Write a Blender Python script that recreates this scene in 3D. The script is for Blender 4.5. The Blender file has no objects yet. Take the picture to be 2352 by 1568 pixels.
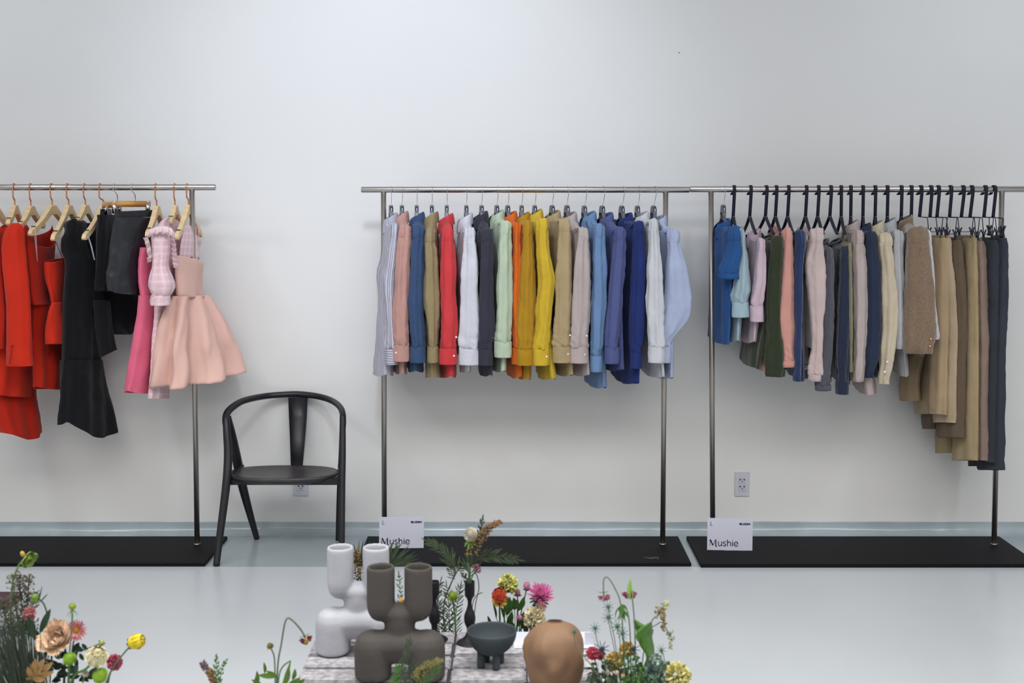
import bpy, bmesh, math, random
from mathutils import Vector, Matrix, noise
rnd = random.Random(7)
sin, cos, pi = math.sin, math.cos, math.pi
SC = bpy.context.scene
COL = SC.collection
V = Vector
# ---------------------------------------------------------------- camera model
F, CX, PY, CZ = 2850.0, 1176.0, 609.0, 1.6
TH = math.atan(.053)
CAM = V((0, 0, CZ))
FW, UP = V((0, cos(TH), -sin(TH))), V((0, sin(TH), cos(TH)))
def ray(px, py):
    return FW + V((1, 0, 0)) * ((px - CX) / F) - UP * ((py - PY) / F)
def P(px, py, Y):
    d = ray(px, py); return CAM + d * (Y / d.y)
def G(px, py, z=0.0):
    d = ray(px, py); return CAM + d * ((z - CZ) / d.z)
def toPX(p):
    q = p - CAM; dep = q.dot(FW)
    return (CX + F * q.x / dep, PY - F * q.dot(UP) / dep)
cam = bpy.data.cameras.new('camera'); co = bpy.data.objects.new('camera', cam); COL.objects.link(co)
cam.sensor_width = 36; cam.lens = F * 36 / 2352; cam.shift_y = -(784 - PY) / 2352
co.location = CAM; co.rotation_euler = (pi / 2 - TH, 0, 0)
cam.clip_start = .05; cam.clip_end = 100
cam.dof.use_dof = True; cam.dof.focus_distance = 5.45; cam.dof.aperture_fstop = 5.0
SC.camera = co
SC.view_settings.view_transform = 'Standard'; SC.view_settings.look = 'None'
SC.view_settings.exposure = 0; SC.view_settings.gamma = 1

YB = G(1525, 1258).y            # plane of the rack uprights
YW = G(1176, 1224).y            # back wall
# ---------------------------------------------------------------- helpers
def lin(c):
    if isinstance(c, str):
        c = [int(c[i:i + 2], 16) / 255 for i in (0, 2, 4)]
    return tuple(((x + .055) / 1.055) ** 2.4 if x > .04045 else x / 12.92 for x in c[:3]) + (1,)
MC = {}
def adj(h, k=.9, d=.08):
    c = [int(h[i:i + 2], 16) for i in (0, 2, 4)]; g = sum(c) / 3
    return ''.join('%02X' % max(0, min(255, round((x + (g - x) * d) * k))) for x in c)
def mat(name, col, rough=.6, metal=0., var=.0, vscale=6., bump=0., bscale=200., sheen=0., spec=.5, col2=None, c2scale=60, c2w=.5, stripe=None, stretch=None, trans=0., coat=0., wr=0.):
    if name in MC: return MC[name]
    m = bpy.data.materials.new(name); m.use_nodes = True
    nt = m.node_tree; N, L = nt.nodes, nt.links
    b = N['Principled BSDF']; c = lin(col)
    b.inputs['Base Color'].default_value = c
    b.inputs['Roughness'].default_value = rough; b.inputs['Metallic'].default_value = metal
    b.inputs['Specular IOR Level'].default_value = spec
    if sheen: b.inputs['Sheen Weight'].default_value = sheen; b.inputs['Sheen Roughness'].default_value = .5
    if trans: b.inputs['Transmission Weight'].default_value = trans
    if coat: b.inputs['Coat Weight'].default_value = coat
    tc = N.new('ShaderNodeTexCoord'); cur = None
    src = tc.outputs['Object']
    if stretch:
        mp = N.new('ShaderNodeMapping'); mp.inputs['Scale'].default_value = stretch
        L.new(src, mp.inputs[0]); src = mp.outputs[0]
    def nz(scale, detail=3):
        n = N.new('ShaderNodeTexNoise'); n.inputs['Scale'].default_value = scale; n.inputs['Detail'].default_value = detail
        L.new(src, n.inputs['Vector']); return n.outputs['Fac']
    def mixc(fac, a, bb, blend='MIX'):
        x = N.new('ShaderNodeMix'); x.data_type = 'RGBA'; x.blend_type = blend
        if isinstance(fac, float): x.inputs[0].default_value = fac
        else: L.new(fac, x.inputs[0])
        for s, v in ((6, a), (7, bb)):
            if isinstance(v, tuple): x.inputs[s].default_value = v
            else: L.new(v, x.inputs[s])
        return x.outputs[2]
    def ramp(s, a, bb):
        r = N.new('ShaderNodeMapRange'); L.new(s, r.inputs[0]); r.inputs[1].default_value = a; r.inputs[2].default_value = bb
        return r.outputs[0]
    if stripe:   # (axis, period m, duty, colour)
        uv = tc.outputs['UV']; sx = N.new('ShaderNodeSeparateXYZ'); L.new(uv, sx.inputs[0])
        res = c
        for ax, per, duty, sc2, fac in stripe:
            mm = N.new('ShaderNodeMath'); mm.operation = 'MODULO'; L.new(sx.outputs[ax], mm.inputs[0]); mm.inputs[1].default_value = per
            lt = N.new('ShaderNodeMath'); lt.operation = 'LESS_THAN'; L.new(mm.outputs[0], lt.inputs[0]); lt.inputs[1].default_value = per * duty
            ml = N.new('ShaderNodeMath'); ml.operation = 'MULTIPLY'; L.new(lt.outputs[0], ml.inputs[0]); ml.inputs[1].default_value = fac
            res = mixc(ml.outputs[0], res, lin(sc2))
        cur = res
    if col2:
        cur = mixc(ramp(nz(c2scale, 4), .5 - .12 / max(c2w, .1), .5 + .12 / max(c2w, .1)), cur if cur is not None else c, lin(col2))
    if var:
        dark = tuple(x * (1 - var) for x in c[:3]) + (1,); lite = tuple(min(1, x * (1 + var)) for x in c[:3]) + (1,)
        v = mixc(ramp(nz(vscale), .3, .7), dark, lite)
        cur = v if cur is None else mixc(.25, cur, v)
    if cur is not None: L.new(cur, b.inputs['Base Color'])
    nrm = None
    if wr:
        bp = N.new('ShaderNodeBump'); bp.inputs['Strength'].default_value = wr; bp.inputs['Distance'].default_value = .01
        L.new(nz(22, 2), bp.inputs['Height']); nrm = bp.outputs[0]
    if bump:
        bp = N.new('ShaderNodeBump'); bp.inputs['Strength'].default_value = bump; bp.inputs['Distance'].default_value = .002
        L.new(nz(bscale), bp.inputs['Height'])
        if nrm: L.new(nrm, bp.inputs['Normal'])
        nrm = bp.outputs[0]
    if nrm: L.new(nrm, b.inputs['Normal'])
    MC[name] = m; return m
def tag(o, label=None, cat=None, group=None, kind=None):
    if label: o['label'] = label
    if cat: o['category'] = cat
    if group: o['group'] = group
    if kind: o['kind'] = kind
    return o
def thing(name, loc, label, cat, group=None):
    o = bpy.data.objects.new(name, None); COL.objects.link(o); o.location = loc; o.empty_display_size = .05
    return tag(o, label, cat, group)
def rootloc(p):
    l = V((0, 0, 0))
    while p: l = l + p.location; p = p.parent
    return l
def mk(name, vs, fs, m, parent=None, uvs=None, smooth=True, solid=0.):
    vs = [V(v) for v in vs]
    if parent: org = rootloc(parent); loc = V((0, 0, 0))
    else:
        n = len(vs); org = V((sum(v.x for v in vs) / n, sum(v.y for v in vs) / n, min(v.z for v in vs))); loc = org
    me = bpy.data.meshes.new(name); me.from_pydata([tuple(v - org) for v in vs], [], fs)
    if uvs:
        ul = me.uv_layers.new(name='UVMap')
        k = 0
        for f in fs:
            for i in f: ul.data[k].uv = uvs[i]; k += 1
    if smooth: me.polygons.foreach_set('use_smooth', [True] * len(me.polygons))
    me.update()
    o = bpy.data.objects.new(name, me); COL.objects.link(o); o.location = loc
    if m: me.materials.append(m)
    if parent: o.parent = parent
    if solid:
        md = o.modifiers.new('solid', 'SOLIDIFY'); md.thickness = solid; md.offset = 0
    return o
class MB:
    def __init__(s): s.v = []; s.f = []; s.uv = []; s.anyuv = False
    def add(s, vs, fs, uvs=None):
        k = len(s.v); s.v += [V(v) for v in vs]; s.f += [tuple(i + k for i in f) for f in fs]
        if uvs: s.anyuv = True; s.uv += uvs
        else: s.uv += [(0, 0)] * len(vs)
    def box(s, a, b, M=None, bev=0.):
        a, b = V(a), V(b)
        bm = bmesh.new(); bmesh.ops.create_cube(bm, size=1)
        for v in bm.verts: v.co = V(((a.x + b.x) / 2 + v.co.x * (b.x - a.x), (a.y + b.y) / 2 + v.co.y * (b.y - a.y), (a.z + b.z) / 2 + v.co.z * (b.z - a.z)))
        if bev: bmesh.ops.bevel(bm, geom=bm.edges[:], offset=bev, segments=2, affect='EDGES')
        bm.verts.index_update()
        vs = [(M @ v.co if M else v.co.copy()) for v in bm.verts]
        fs = [tuple(v.index for v in f.verts) for f in bm.faces]; bm.free(); s.add(vs, fs)
    def tube(s, pts, r, n=8, caps=True, flat=None):
        pts = [V(p) for p in pts]; m = len(pts)
        rr = r if isinstance(r, (list, tuple)) else [r] * m
        vs, fs = [], []; up = None
        for i, p in enumerate(pts):
            t = (pts[min(i + 1, m - 1)] - pts[max(i - 1, 0)])
            if t.length < 1e-9: t = V((0, 0, 1))
            t.normalize()
            if up is None: up = V((0, 1, 0)) if abs(t.y) < .9 else V((1, 0, 0))
            a = (up - t * up.dot(t)); a = a.normalized() if a.length > 1e-6 else V((1, 0, 0)); b = t.cross(a); up = a
            for k in range(n):
                q = 2 * pi * k / n
                fl = flat or 1.
                vs.append(p + (a * cos(q) + b * sin(q) * fl) * rr[i])
        for i in range(m - 1):
            for k in range(n):
                fs.append((i * n + k, i * n + (k + 1) % n, (i + 1) * n + (k + 1) % n, (i + 1) * n + k))
        if caps: fs += [tuple(range(n))[::-1], tuple((m - 1) * n + k for k in range(n))]
        s.add(vs, fs)
    def lathe(s, c, prof, n=32, capb=True, capt=True, fx=None):
        c = V(c); vs, fs = [], []
        for (r, z) in prof:
            for k in range(n):
                q = 2 * pi * k / n; p = V((r * cos(q), r * sin(q), z))
                if fx: p = fx(p, q)
                vs.append(c + p)
        m = len(prof)
        for i in range(m - 1):
            for k in range(n): fs.append((i * n + k, i * n + (k + 1) % n, (i + 1) * n + (k + 1) % n, (i + 1) * n + k))
        if capb: fs.append(tuple(range(n))[::-1])
        if capt: fs.append(tuple((m - 1) * n + k for k in range(n)))
        s.add(vs, fs)
    def sphere(s, c, r, n=10, sc=(1, 1, 1), R=None):
        c = V(c); vs, fs = [], []; m = max(4, n // 2 + 1)
        for i in range(m + 1):
            a = pi * i / m
            for k in range(n):
                q = 2 * pi * k / n
                p = V((r * sin(a) * cos(q) * sc[0], r * sin(a) * sin(q) * sc[1], r * cos(a) * sc[2]))
                vs.append(c + (R @ p if R else p))
        for i in range(m):
            for k in range(n): fs.append((i * n + k, (i + 1) * n + k, (i + 1) * n + (k + 1) % n, i * n + (k + 1) % n))
        s.add(vs, fs)
    def prism(s, poly, M, d):   # poly 2d in local XZ, depth d along local Y, M 4x4
        n = len(poly)
        vs = [M @ V((x, -d / 2, z)) for x, z in poly] + [M @ V((x, d / 2, z)) for x, z in poly]
        fs = [tuple(range(n)), tuple(range(n, 2 * n))[::-1]] + [(i, n + i, n + (i + 1) % n, (i + 1) % n) for i in range(n)]
        s.add(vs, fs)
    def build(s, name, m, parent=None, smooth=True, solid=0.):
        return mk(name, s.v, s.f, m, parent, s.uv if s.anyuv else None, smooth, solid)
def cat(pts, n):   # catmull-rom resample of tuples
    pts = [tuple(map(float, p)) for p in pts]; m = len(pts) - 1; out = []
    for j in range(n):
        u = j / (n - 1) * m; i = min(int(u), m - 1); t = u - i
        p0, p1, p2, p3 = pts[max(i - 1, 0)], pts[i], pts[i + 1], pts[min(i + 2, m)]
        out.append(tuple(.5 * (2 * b + (c - a) * t + (2 * a - 5 * b + 4 * c - d) * t * t + (3 * b - a - 3 * c + d) * t ** 3) for a, b, c, d in zip(p0, p1, p2, p3)))
    return out
def catV(pts, n): return [V(p) for p in cat([tuple(p) for p in pts], n)]

def rings_mesh(rows, seed, n=40, fold=.004, k=4, wr=.002, grow=True, hem=None, sup=1., lowwr=0., sharp=0., rim=None, harm=.5):
    """rows: list of (centre, A, B) already dense. returns verts, faces, uvs"""
    vs, fs, uv = [], [], []
    m = len(rows); vl = 0.; pc = None
    ph = seed * 1.7; per = None
    for j, (c, A, B) in enumerate(rows):
        s = j / (m - 1)
        if pc is not None: vl += (c - pc).length
        pc = c
        a, b = max(A.length, 1e-5), max(B.length, 1e-5); Ah, Bh = A / a, B / b
        if per is None or j == m // 3: per = 2 * pi * math.sqrt((a * a + b * b) / 2)
        for i in range(n):
            t = 2 * pi * i / n
            ct, st = cos(t), sin(t)
            if sup != 1: ct2 = math.copysign(abs(ct) ** sup, ct); st2 = math.copysign(abs(st) ** sup, st)
            else: ct2, st2 = ct, st
            p = c + A * ct2 + B * st2
            nd = (Ah * ct / a + Bh * st / b).normalized()
            g = (.35 + .65 * s) if grow else 1.
            w = sin(k * t + ph + 1.5 * noise.noise((s * 3, seed, .3)))
            if sharp: w = math.copysign(abs(w) ** (1 - sharp), w)
            off = fold * g * (.7 * w + harm * sin((k * 2 + 1) * t + ph * 2.1 + 2 * s))
            off += wr * 1.6 * noise.noise((p.x * 22 + seed, p.y * 22, p.z * 9))
            off += wr * .9 * noise.noise((p.x * 60 + seed, p.y * 60, p.z * 38))
            if lowwr:
                q = max(0., (s - .6) / .4)
                off += lowwr * q * noise.noise((p.x * 25 + seed, p.y * 25, p.z * 75 + 3 * ct))
            off *= min(1., min(a, b) / .028)
            p = p + nd * off
            if hem and s > .75: p.z += hem(t) * ((s - .75) / .25) ** 1.0
            if rim and s < .5: p.z -= rim(t) * (1 - s / .5)
            vs.append(p); uv.append((i / n * 1.0 * .35 if per is None else i / n * per, vl))
    for j in range(m - 1):
        for i in range(n):
            fs.append((j * n + i, (j + 1) * n + i, (j + 1) * n + (i + 1) % n, j * n + (i + 1) % n))
    return vs, fs, uv
def cap(vs, fs, uv, n, first=True, m=None):
    base = 0 if first else (m - 1) * n
    c = sum((vs[base + i] for i in range(n)), V((0, 0, 0))) / n
    vs.append(c); uv.append((0, 0)); k = len(vs) - 1
    for i in range(n):
        fs.append((base + i, base + (i + 1) % n, k) if first else (base + (i + 1) % n, base + i, k))
def pxrows(rows, YL, YR, t, dens=7.):
    """rows (pxL, pxR, py[, t]) -> dense (c, A, B)"""
    R = [(r[0], r[1], r[2], r[3] if len(r) > 3 else t, r[4] if len(r) > 4 else 0.) for r in rows]
    L = sum(abs(R[i + 1][2] - R[i][2]) for i in range(len(R) - 1))
    out = []
    for (l, r, y, tt, dy) in cat(R, max(8, int(L / dens))):
        if r < l + 1: r = l + 1
        a, b = P(l, y, YL), P(r, y + dy, YR)
        c = (a + b) / 2; A = (b - a) / 2
        B = V((-A.y, A.x, 0)); B = B.normalized() * tt if B.length > 1e-6 else V((0, tt, 0))
        out.append((c, A, B))
    return out
def pxcloth(name, rows, YL, YR, t, m, parent, seed=1, n=44, capT=True, solid=0., dens=7., **kw):
    rr = pxrows(rows, YL, YR, t, dens)
    vs, fs, uv = rings_mesh(rr, seed, n=n, **kw)
    if capT: cap(vs, fs, uv, n, True)
    return mk(name, vs, fs, m, parent, uv, solid=solid)
# ---------------------------------------------------------------- room
m_wall = mat('wall paint', 'E0DFDE', rough=.7, var=.02, vscale=1.2, bump=.06, bscale=60)
m_ceil = mat('ceiling paint', 'E2E1DE', rough=.9, var=.02)
m_floor = mat('epoxy floor', 'BEC3C8', rough=.24, var=.04, vscale=1.5, bump=.02, bscale=6, spec=.4)
m_cove = mat('epoxy cove', 'A3AFB5', rough=.16, var=.08, vscale=8, bump=.5, bscale=9, spec=.6)
XL, XR, YF, ZC = -4.6, 4.6, -2.6, 3.35
mb = MB(); mb.box((XL, YW, 0), (XR, YW + .12, ZC)); tag(mb.build('wall_back', m_wall, smooth=False), kind='structure')
mb = MB(); mb.box((XL - .12, YF, 0), (XL, YW + .12, ZC)); tag(mb.build('wall_left', m_wall, smooth=False), kind='structure')
mb = MB(); mb.box((XR, YF, 0), (XR + .12, YW + .12, ZC)); tag(mb.build('wall_right', m_wall, smooth=False), kind='structure')
mb = MB(); mb.box((XL, YF - .12, 0), (XR, YF, ZC)); tag(mb.build('wall_front', m_wall, smooth=False), kind='structure')
mb = MB(); mb.box((XL - .12, YF - .12, -.1), (XR + .12, YW + .12, 0)); tag(mb.build('floor', m_floor, smooth=False), kind='structure')
mb = MB(); mb.box((XL - .12, YF - .12, ZC), (XR + .12, YW + .12, ZC + .1)); tag(mb.build('ceiling', m_ceil, smooth=False), kind='structure')
# coved epoxy skirting climbing the back wall, slightly wavy
vs, fs = [], []; nx = 240; hz = P(1176, 1198, YW).z
prof = [(-.0012, 1.0), (-.0016, .9), (-.002, .6), (-.004, .42), (-.010, .26), (-.020, .13), (-.036, .04), (-.055, .0)]
for i in range(nx + 1):
    x = XL + (XR - XL) * i / nx
    for (dy, z) in prof:
        w = 1 + .05 * noise.noise((x * 2.2, 1, 0)) + .03 * noise.noise((x * 7, 3, 0))
        vs.append(V((x, YW + dy * (1 + .5 * noise.noise((x * 3, 5, z * 3))), max(.0008, z * hz * w))))
k = len(prof)
for i in range(nx):
    for j in range(k - 1): fs.append((i * k + j, i * k + j + 1, (i + 1) * k + j + 1, (i + 1) * k + j))
tag(mk('baseboard_back', vs, fs, m_cove), kind='structure')
mb = MB(); ys = G(1176, 1301.5).y; mb.box((XL, ys, 0), (XR, YW, .0008)); tag(mb.build('floor_shade_1', mat('epoxy shade strip', '98A3A9', rough=.2, var=.05, vscale=2, spec=.5), smooth=False), kind='structure')  # shade along the wall foot, painted in as a darker floor strip
# no overhead pelmet is built here to cut the light off
# ---------------------------------------------------------------- outlets
m_plate = mat('outlet plastic', 'C6C6D2', rough=.35); m_slot = mat('outlet slots', '24242A', rough=.6)
m_plate2 = mat('outlet face', 'BDBDC9', rough=.4)
def outlet(cx, cy, label):
    c = P(cx, cy, YW); s = YW / F; w, h = 34 * s / 2, 57 * s / 2
    t = thing('wall_outlet', (c.x, YW, c.z - h), label, 'outlet', 'wall outlets')
    mb = MB(); mb.box((c.x - w, YW - .006, c.z - h), (c.x + w, YW, c.z + h), bev=.0018); mb.build('cover_plate', m_plate, t, smooth=False)
    mb = MB(); mb.box((c.x - w * .5, YW - .008, c.z - h * .58), (c.x + w * .5, YW - .005, c.z + h * .58), bev=.0012); f = mb.build('receptacle', m_plate2, t, smooth=False)
    mb = MB()
    for o in (.3, -.27):
        z = c.z + o * h
        for sx in (-1, 1): mb.box((c.x + sx * w * .27 - w * .1, YW - .0086, z + h * .03), (c.x + sx * w * .27 + w * .1, YW - .0078, z + h * .13))
        mb.lathe((0, 0, 0), [(.0001, 0), (.0026, 0)], n=10, capb=False, capt=False, fx=lambda p, q, z=z: V((c.x + p.x, YW - .0086, z - h * .09 + p.y)))
    mb.build('slots', m_slot, f, smooth=False)
outlet(1704, 1111, 'white wall outlet on the bare wall above the right sign card')
outlet(691, 1110, 'white wall outlet partly hidden behind the black chair seat')
mb = MB(); c = P(1560, 121, YW); mb.lathe((0, 0, 0), [(.0001, 0), (.0024, 0)], n=12, capb=False, capt=False, fx=lambda p, q: V((c.x + p.x, YW - .001, c.z + p.y)))
mb.tube([(c.x, YW - .004, c.z), (c.x, YW, c.z)], .0022, 8)
tag(mb.build('nail_head', m_slot), 'tiny dark nail head high on the white back wall', 'nail')
# ---------------------------------------------------------------- racks
m_steel = mat('brushed steel', 'B4B0AE', rough=.24, metal=1., var=.06, vscale=3, bump=.05, bscale=120, stretch=(1, 1, 1))
m_pole = mat('dull steel', 'A8A29C', rough=.42, metal=1., var=.12, vscale=5, stretch=(1, 1, .2))
m_base = mat('black rubberised board', '0A0A0F', rough=.65, var=.25, vscale=40, bump=.25, bscale=160, spec=.18)
RB = {}
def rack(key, bl, br, pybar, poles, plate, label):
    zc = P(1176, pybar, YB).z; r = 7.0 * YB / F
    x0, x1 = P(bl, pybar, YB).x, P(br, pybar, YB).x
    px0, px1, y0, y1 = plate
    t = thing('clothes_rack', ((x0 + x1) / 2, YB, 0), label, 'clothes rack', 'steel clothes racks along the wall')
    mb = MB(); mb.box((px0, y0, .0012), (px1, y1, .016), bev=.0015); mb.build('base_board', m_base, t, smooth=False)
    mb = MB(); mb.tube([(x0, YB, zc), (x0 + .002, YB, zc), (x1 - .002, YB, zc), (x1, YB, zc)], [r * .93, r, r, r * .93], 28); mb.build('hanging_rail', m_steel, t)
    for (a, pyA, b, pyB) in poles:
        pt, pb = P(a, pyA, YB), P(b, pyB, YB)
        mb = MB(); mb.tube([(pb.x, YB, .015), (pt.x, YB, zc - r * .5)], 6.1 * YB / F, 20); po = mb.build('upright_pole', m_pole, t)
        mb = MB(); mb.tube([(pb.x, YB, .0155), (pb.x, YB, .022)], 7.6 * YB / F, 20); mb.build('collar', m_pole, po)
    RB[key] = (zc, r)
pf, pb_ = G(1176, 1293, .016).y, G(1176, 1231, .016).y
def fx(px, py): return G(px, py, .016).x
rack('a', -262, 495, 430, [(441, 445, 453, 1258), (-215, 445, -225, 1258)], (fx(470, 1293) - 1.45, fx(470, 1293), pf, pb_), 'steel clothes rack at the left with red, black and pink dresses')
rack('b', 830, 1583, 435.5, [(881, 445, 883, 1258), (1529, 445, 1522, 1258)], (fx(818, 1293), fx(1588, 1293), pf, pb_), 'steel clothes rack in the middle holding the rainbow row of shirts')
rack('c', 1584.5, 2356, 434.5, [(1633, 445, 1637, 1258), (2301, 445, 2283, 1262)], (fx(1610, 1296), fx(2395, 1300), pf - .015, pb_), 'steel clothes rack at the right with knitwear, jackets and trousers')
# chalk scribble on the middle base board
mb = MB(); pts = [G(x, y, .0168) for x, y in ((1480, 1281), (1484, 1279), (1490, 1281), (1496, 1283), (1503, 1281), (1511, 1283), (1513, 1280), (1506, 1279), (1495, 1280), (1487, 1282))]
mb.tube(catV(pts, 40), .0007, 5); tag(mb.build('chalk_scribble', mat('chalk mark', '8A8A90', rough=.9)), 'thin pale chalk scribble on the middle rack base near its right pole', 'chalk mark')
# ---------------------------------------------------------------- garments
m_chrome = mat('chrome wire', 'C9C9CC', rough=.18, metal=1.)
m_hgrey = mat('grey plastic', '5A5A62', rough=.35); m_hdark = mat('dark plastic', '1A1A30', rough=.35)
m_btn = mat('pearl button', 'E6DED6', rough=.3); m_btnn = mat('dark button', '30303E', rough=.3); m_gold = mat('gold button', 'D9A07A', rough=.25, metal=.8)
def frame(Dh, o):
    N = V((0, 0, 1)).cross(Dh)
    return Matrix(((Dh.x, N.x, 0, o.x), (Dh.y, N.y, 0, o.y), (Dh.z, N.z, 1, o.z), (0, 0, 0, 1)))
def hook_wire(mb, xb, bar, Dh, top, r, w=0.0):
    zc, br = RB[bar]; b = V((xb, YB, zc)); rr = br + r + .001
    pts = []
    for a in range(-60, 200, 20):   # from far-lower over the top to the near side
        q = math.radians(a); pts.append(b + Dh * (-cos(q) * rr) * 1.0 + V((0, 0, sin(q) * rr)))
    pts.append(b + Dh * rr * .9 + V((0, 0, -br * 1.3))); pts.append(b + Dh * rr * .35 + V((0, 0, -br * 2.6)))
    d = V(top) - (b + V((0, 0, -br * 3.6))); pts += [b + V((0, 0, -br * 3.6)) + d * f for f in (0, .33, .66, 1)]
    mb.tube(catV(pts, 60), r, 8)
def hanger_plastic(xpx, toppx, toppy, Dh, half, drop, desc, bar='b'):
    xb = P(xpx, 435, YB).x; top = P(toppx, toppy, YB)
    t = thing('clothes_hanger', top, 'grey plastic hanger ' + desc, 'hanger')
    mb = MB(); hook_wire(mb, xb, bar, Dh, top + V((0, 0, -.004)), .0013); mb.build('hook', m_chrome, t)
    M = frame(Dh, top); prof = [(0, 0), (.008, -.001), (.014, -.006), (.018, -.014), (.022, -.032)]
    n = 10
    up = prof + [(.022 + (half - .022) * i / n, -.05 - drop * (i / n) ** 1.1) for i in range(1, n + 1)]
    lo = [(u * .97, z - .014) for u, z in up[4:]][::-1]
    poly = [(-u, z) for u, z in reversed(up[1:])] + up + lo + [(-u, z) for u, z in reversed(lo)]
    mb = MB()
    k = len(poly); q = len(up)
    # build as paired strips so the concave outline stays clean
    ups = [(-u, z) for u, z in reversed(up[1:])] + up
    los = [(u, min(z - .013, -.034)) for u, z in ups]
    vs, fs = [], []
    for (u, z), (u2, z2) in zip(ups, los):
        th = .009 if abs(u) < .024 else .006
        vs += [M @ V((u, -th, z)), M @ V((u, th, z)), M @ V((u2, th, z2)), M @ V((u2, -th, z2))]
    for i in range(len(ups) - 1):
        for j in range(4): fs.append((i * 4 + j, i * 4 + (j + 1) % 4, i * 4 + 4 + (j + 1) % 4, i * 4 + 4 + j))
    e = len(vs) - 4; fs += [(3, 2, 1, 0), (e, e + 1, e + 2, e + 3)]
    mb.add(vs, fs); bo = mb.build('shoulder_bar', m_hgrey, t, smooth=False)
    md = bo.modifiers.new('bev', 'BEVEL'); md.width = .002; md.segments = 2
    mb = MB(); mb.box((.0195, -.0035, -.034), (.0235, .0035, -.012), M=M, bev=.001); mb.build('slot', mat('slot light', 'B9B9C6', rough=.3), bo)
    mb = MB(); mb.box((.018, -.0065, -.036), (.0225, .0065, -.008), M=M, bev=.002); mb.build('clip_recess', m_hdark, bo)
    return t
def shirt(nm, catg, phrase, neck, seam, cuff, hem, col, mids=(), hook=None, collar='shirt', cuffs=True, btn=0, seed=1, matkw=None, YN=None, half=.19, ends=None, hemcurve=.035, group=None, slv=.034, fold=.0045, cuffmat=None, top=None, pocket=False, farslv=True, thick=.036, cuffh=36):
    YN = YN or YB - .2
    kw = dict(rough=.8, bump=.12, bscale=700, var=.05, vscale=9, sheen=.1, wr=.45, spec=.25); kw.update(matkw or {})
    m = mat(phrase + ' cloth', adj(col), **kw)
    C0 = P(neck[0], neck[1] + 18, YB)
    Sx = (seam[0] + seam[1]) / 2; S = P(Sx, seam[2] - 22, YN)
    D = S - C0; drop = max(.02, -D.z); D = V((D.x, D.y, 0)); Dh = D.normalized(); D = D * .93
    Nn = V((0, 0, 1)).cross(Dh); Nn = Nn if Nn.x < 0 else -Nn      # front of the garment faces left
    t = thing(nm, (C0.x, YB, C0.z), phrase, catg, group)
    # body
    hc = P((hem[0] + hem[1]) / 2, hem[2], YB)
    hz = hc.z; zS = C0.z - drop
    pn, pf_ = toPX(V((hc.x, YB, hz)) + D), toPX(V((hc.x, YB, hz)) - D)
    bh = min(.085, max(.022, ((hem[1] - hem[0]) - abs(pn[0] - pf_[0])) / 2 / 500))
    rows = []
    for q in (.2, .32, .5, .7, .86, .96): rows.append((V((C0.x, YB, C0.z - .004 - (drop - .004) * (q - .2) / .8)), D * q, Nn * (.018 + .012 * q)))
    for f in (0.04, .12, .25, .4, .6, .8, 1.):
        z = zS + (hz - zS) * f
        cx = C0.x + (hc.x - C0.x) * f ** 1.3
        tk = thick + (bh - thick) * f ** 1.5 if f > .25 else .03 + (thick - .03) * f / .25
        rows.append((V((cx, YB, z)), D * (1.0 + .02 * f), Nn * tk))
    flat = cat([tuple(c) + tuple(A) + tuple(B) for c, A, B in rows], max(40, int((C0.z - hz) / .011)))
    rr = [(V(x[0:3]), V(x[3:6]), V(x[6:9])) for x in flat]
    hf = (lambda tt: hemcurve * (abs(cos(tt)) ** 2.5) * .45 - hemcurve * .25 * abs(sin(tt))) if hemcurve else None
    vs, fs, uv = rings_mesh(rr, seed, n=72, fold=fold * 1.1, k=4, wr=.0035, hem=hf)
    cap(vs, fs, uv, 72, True)
    body = mk('body', vs, fs, m, t, uv)
    # sleeves
    w = (seam[1] - seam[0]) / 2
    def slrows(dx=0, Yc=YN, sgn=1):
        ch = cuffh if cuffs else 0
        r = [(Sx - w * .95, Sx + w, seam[2] - 12, slv * .97), (seam[0], seam[1], seam[2] - 3, slv * 1.0), (seam[0] + .8, seam[1] - .8, seam[2], slv * .96), (seam[0], seam[1] + .3, seam[2] + 3, slv * 1.0)]
        r += [(a, b, c, slv * 1.05) for a, b, c in mids if c < cuff[2] - ch - 26]
        cw = (cuff[1] - cuff[0]) * .04
        r += [(cuff[0] + cw * .3, cuff[1] - cw * .3, cuff[2] - ch - 14, slv), (cuff[0] + cw, cuff[1] - cw, cuff[2] - ch, slv * .84)]
        return r
    L = slrows()
    rr = pxrows(L, YN, YN, slv, 5)
    c0, A0, B0 = rr[0]; wv = w * YN / F
    k0 = V((C0.x + D.x * .45, YB + D.y * .45, C0.z - drop * .40 - .014)); k1 = V((C0.x + D.x * .82, YB + D.y * .78, S.z + drop * .16 - .014)); k2 = c0 + V((-D.x * .03, .012, .024))
    hd = cat([tuple(c) + tuple(A) + tuple(B) for c, A, B in [(k0, A0.normalized() * wv * .55, V((0, 0, -.014))), (k1, A0.normalized() * wv * .82, V((0, .008, -.02))), (k2, A0.normalized() * wv * .95, V((0, slv * .62, -slv * .42))), (c0, A0, B0)]], 16)
    rr = [(V(x[0:3]), V(x[3:6]), V(x[6:9])) for x in hd[:-1]] + rr
    # catmull rows are unevenly spaced; keep them, dome on top
    vs, fs, uv = rings_mesh(rr, seed + 5, n=48, fold=fold, k=3, wr=.0042, lowwr=.005 if cuffs else .002, grow=False)
    cap(vs, fs, uv, 48, True)
    mk('sleeve', vs, fs, m, t, uv)
    if farslv:
        off = V((-2 * D.x, -2 * D.y, 0))
        YFm = min(YW - .035, YN + 2 * abs(D.y)); 
        vs2 = []
        for v in vs:
            p = v + off; p.y = YFm + (v.y - YN) * .6; vs2.append(p)
        mk('sleeve', vs2, [tuple(reversed(f)) for f in fs], m, t, uv)
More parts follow.
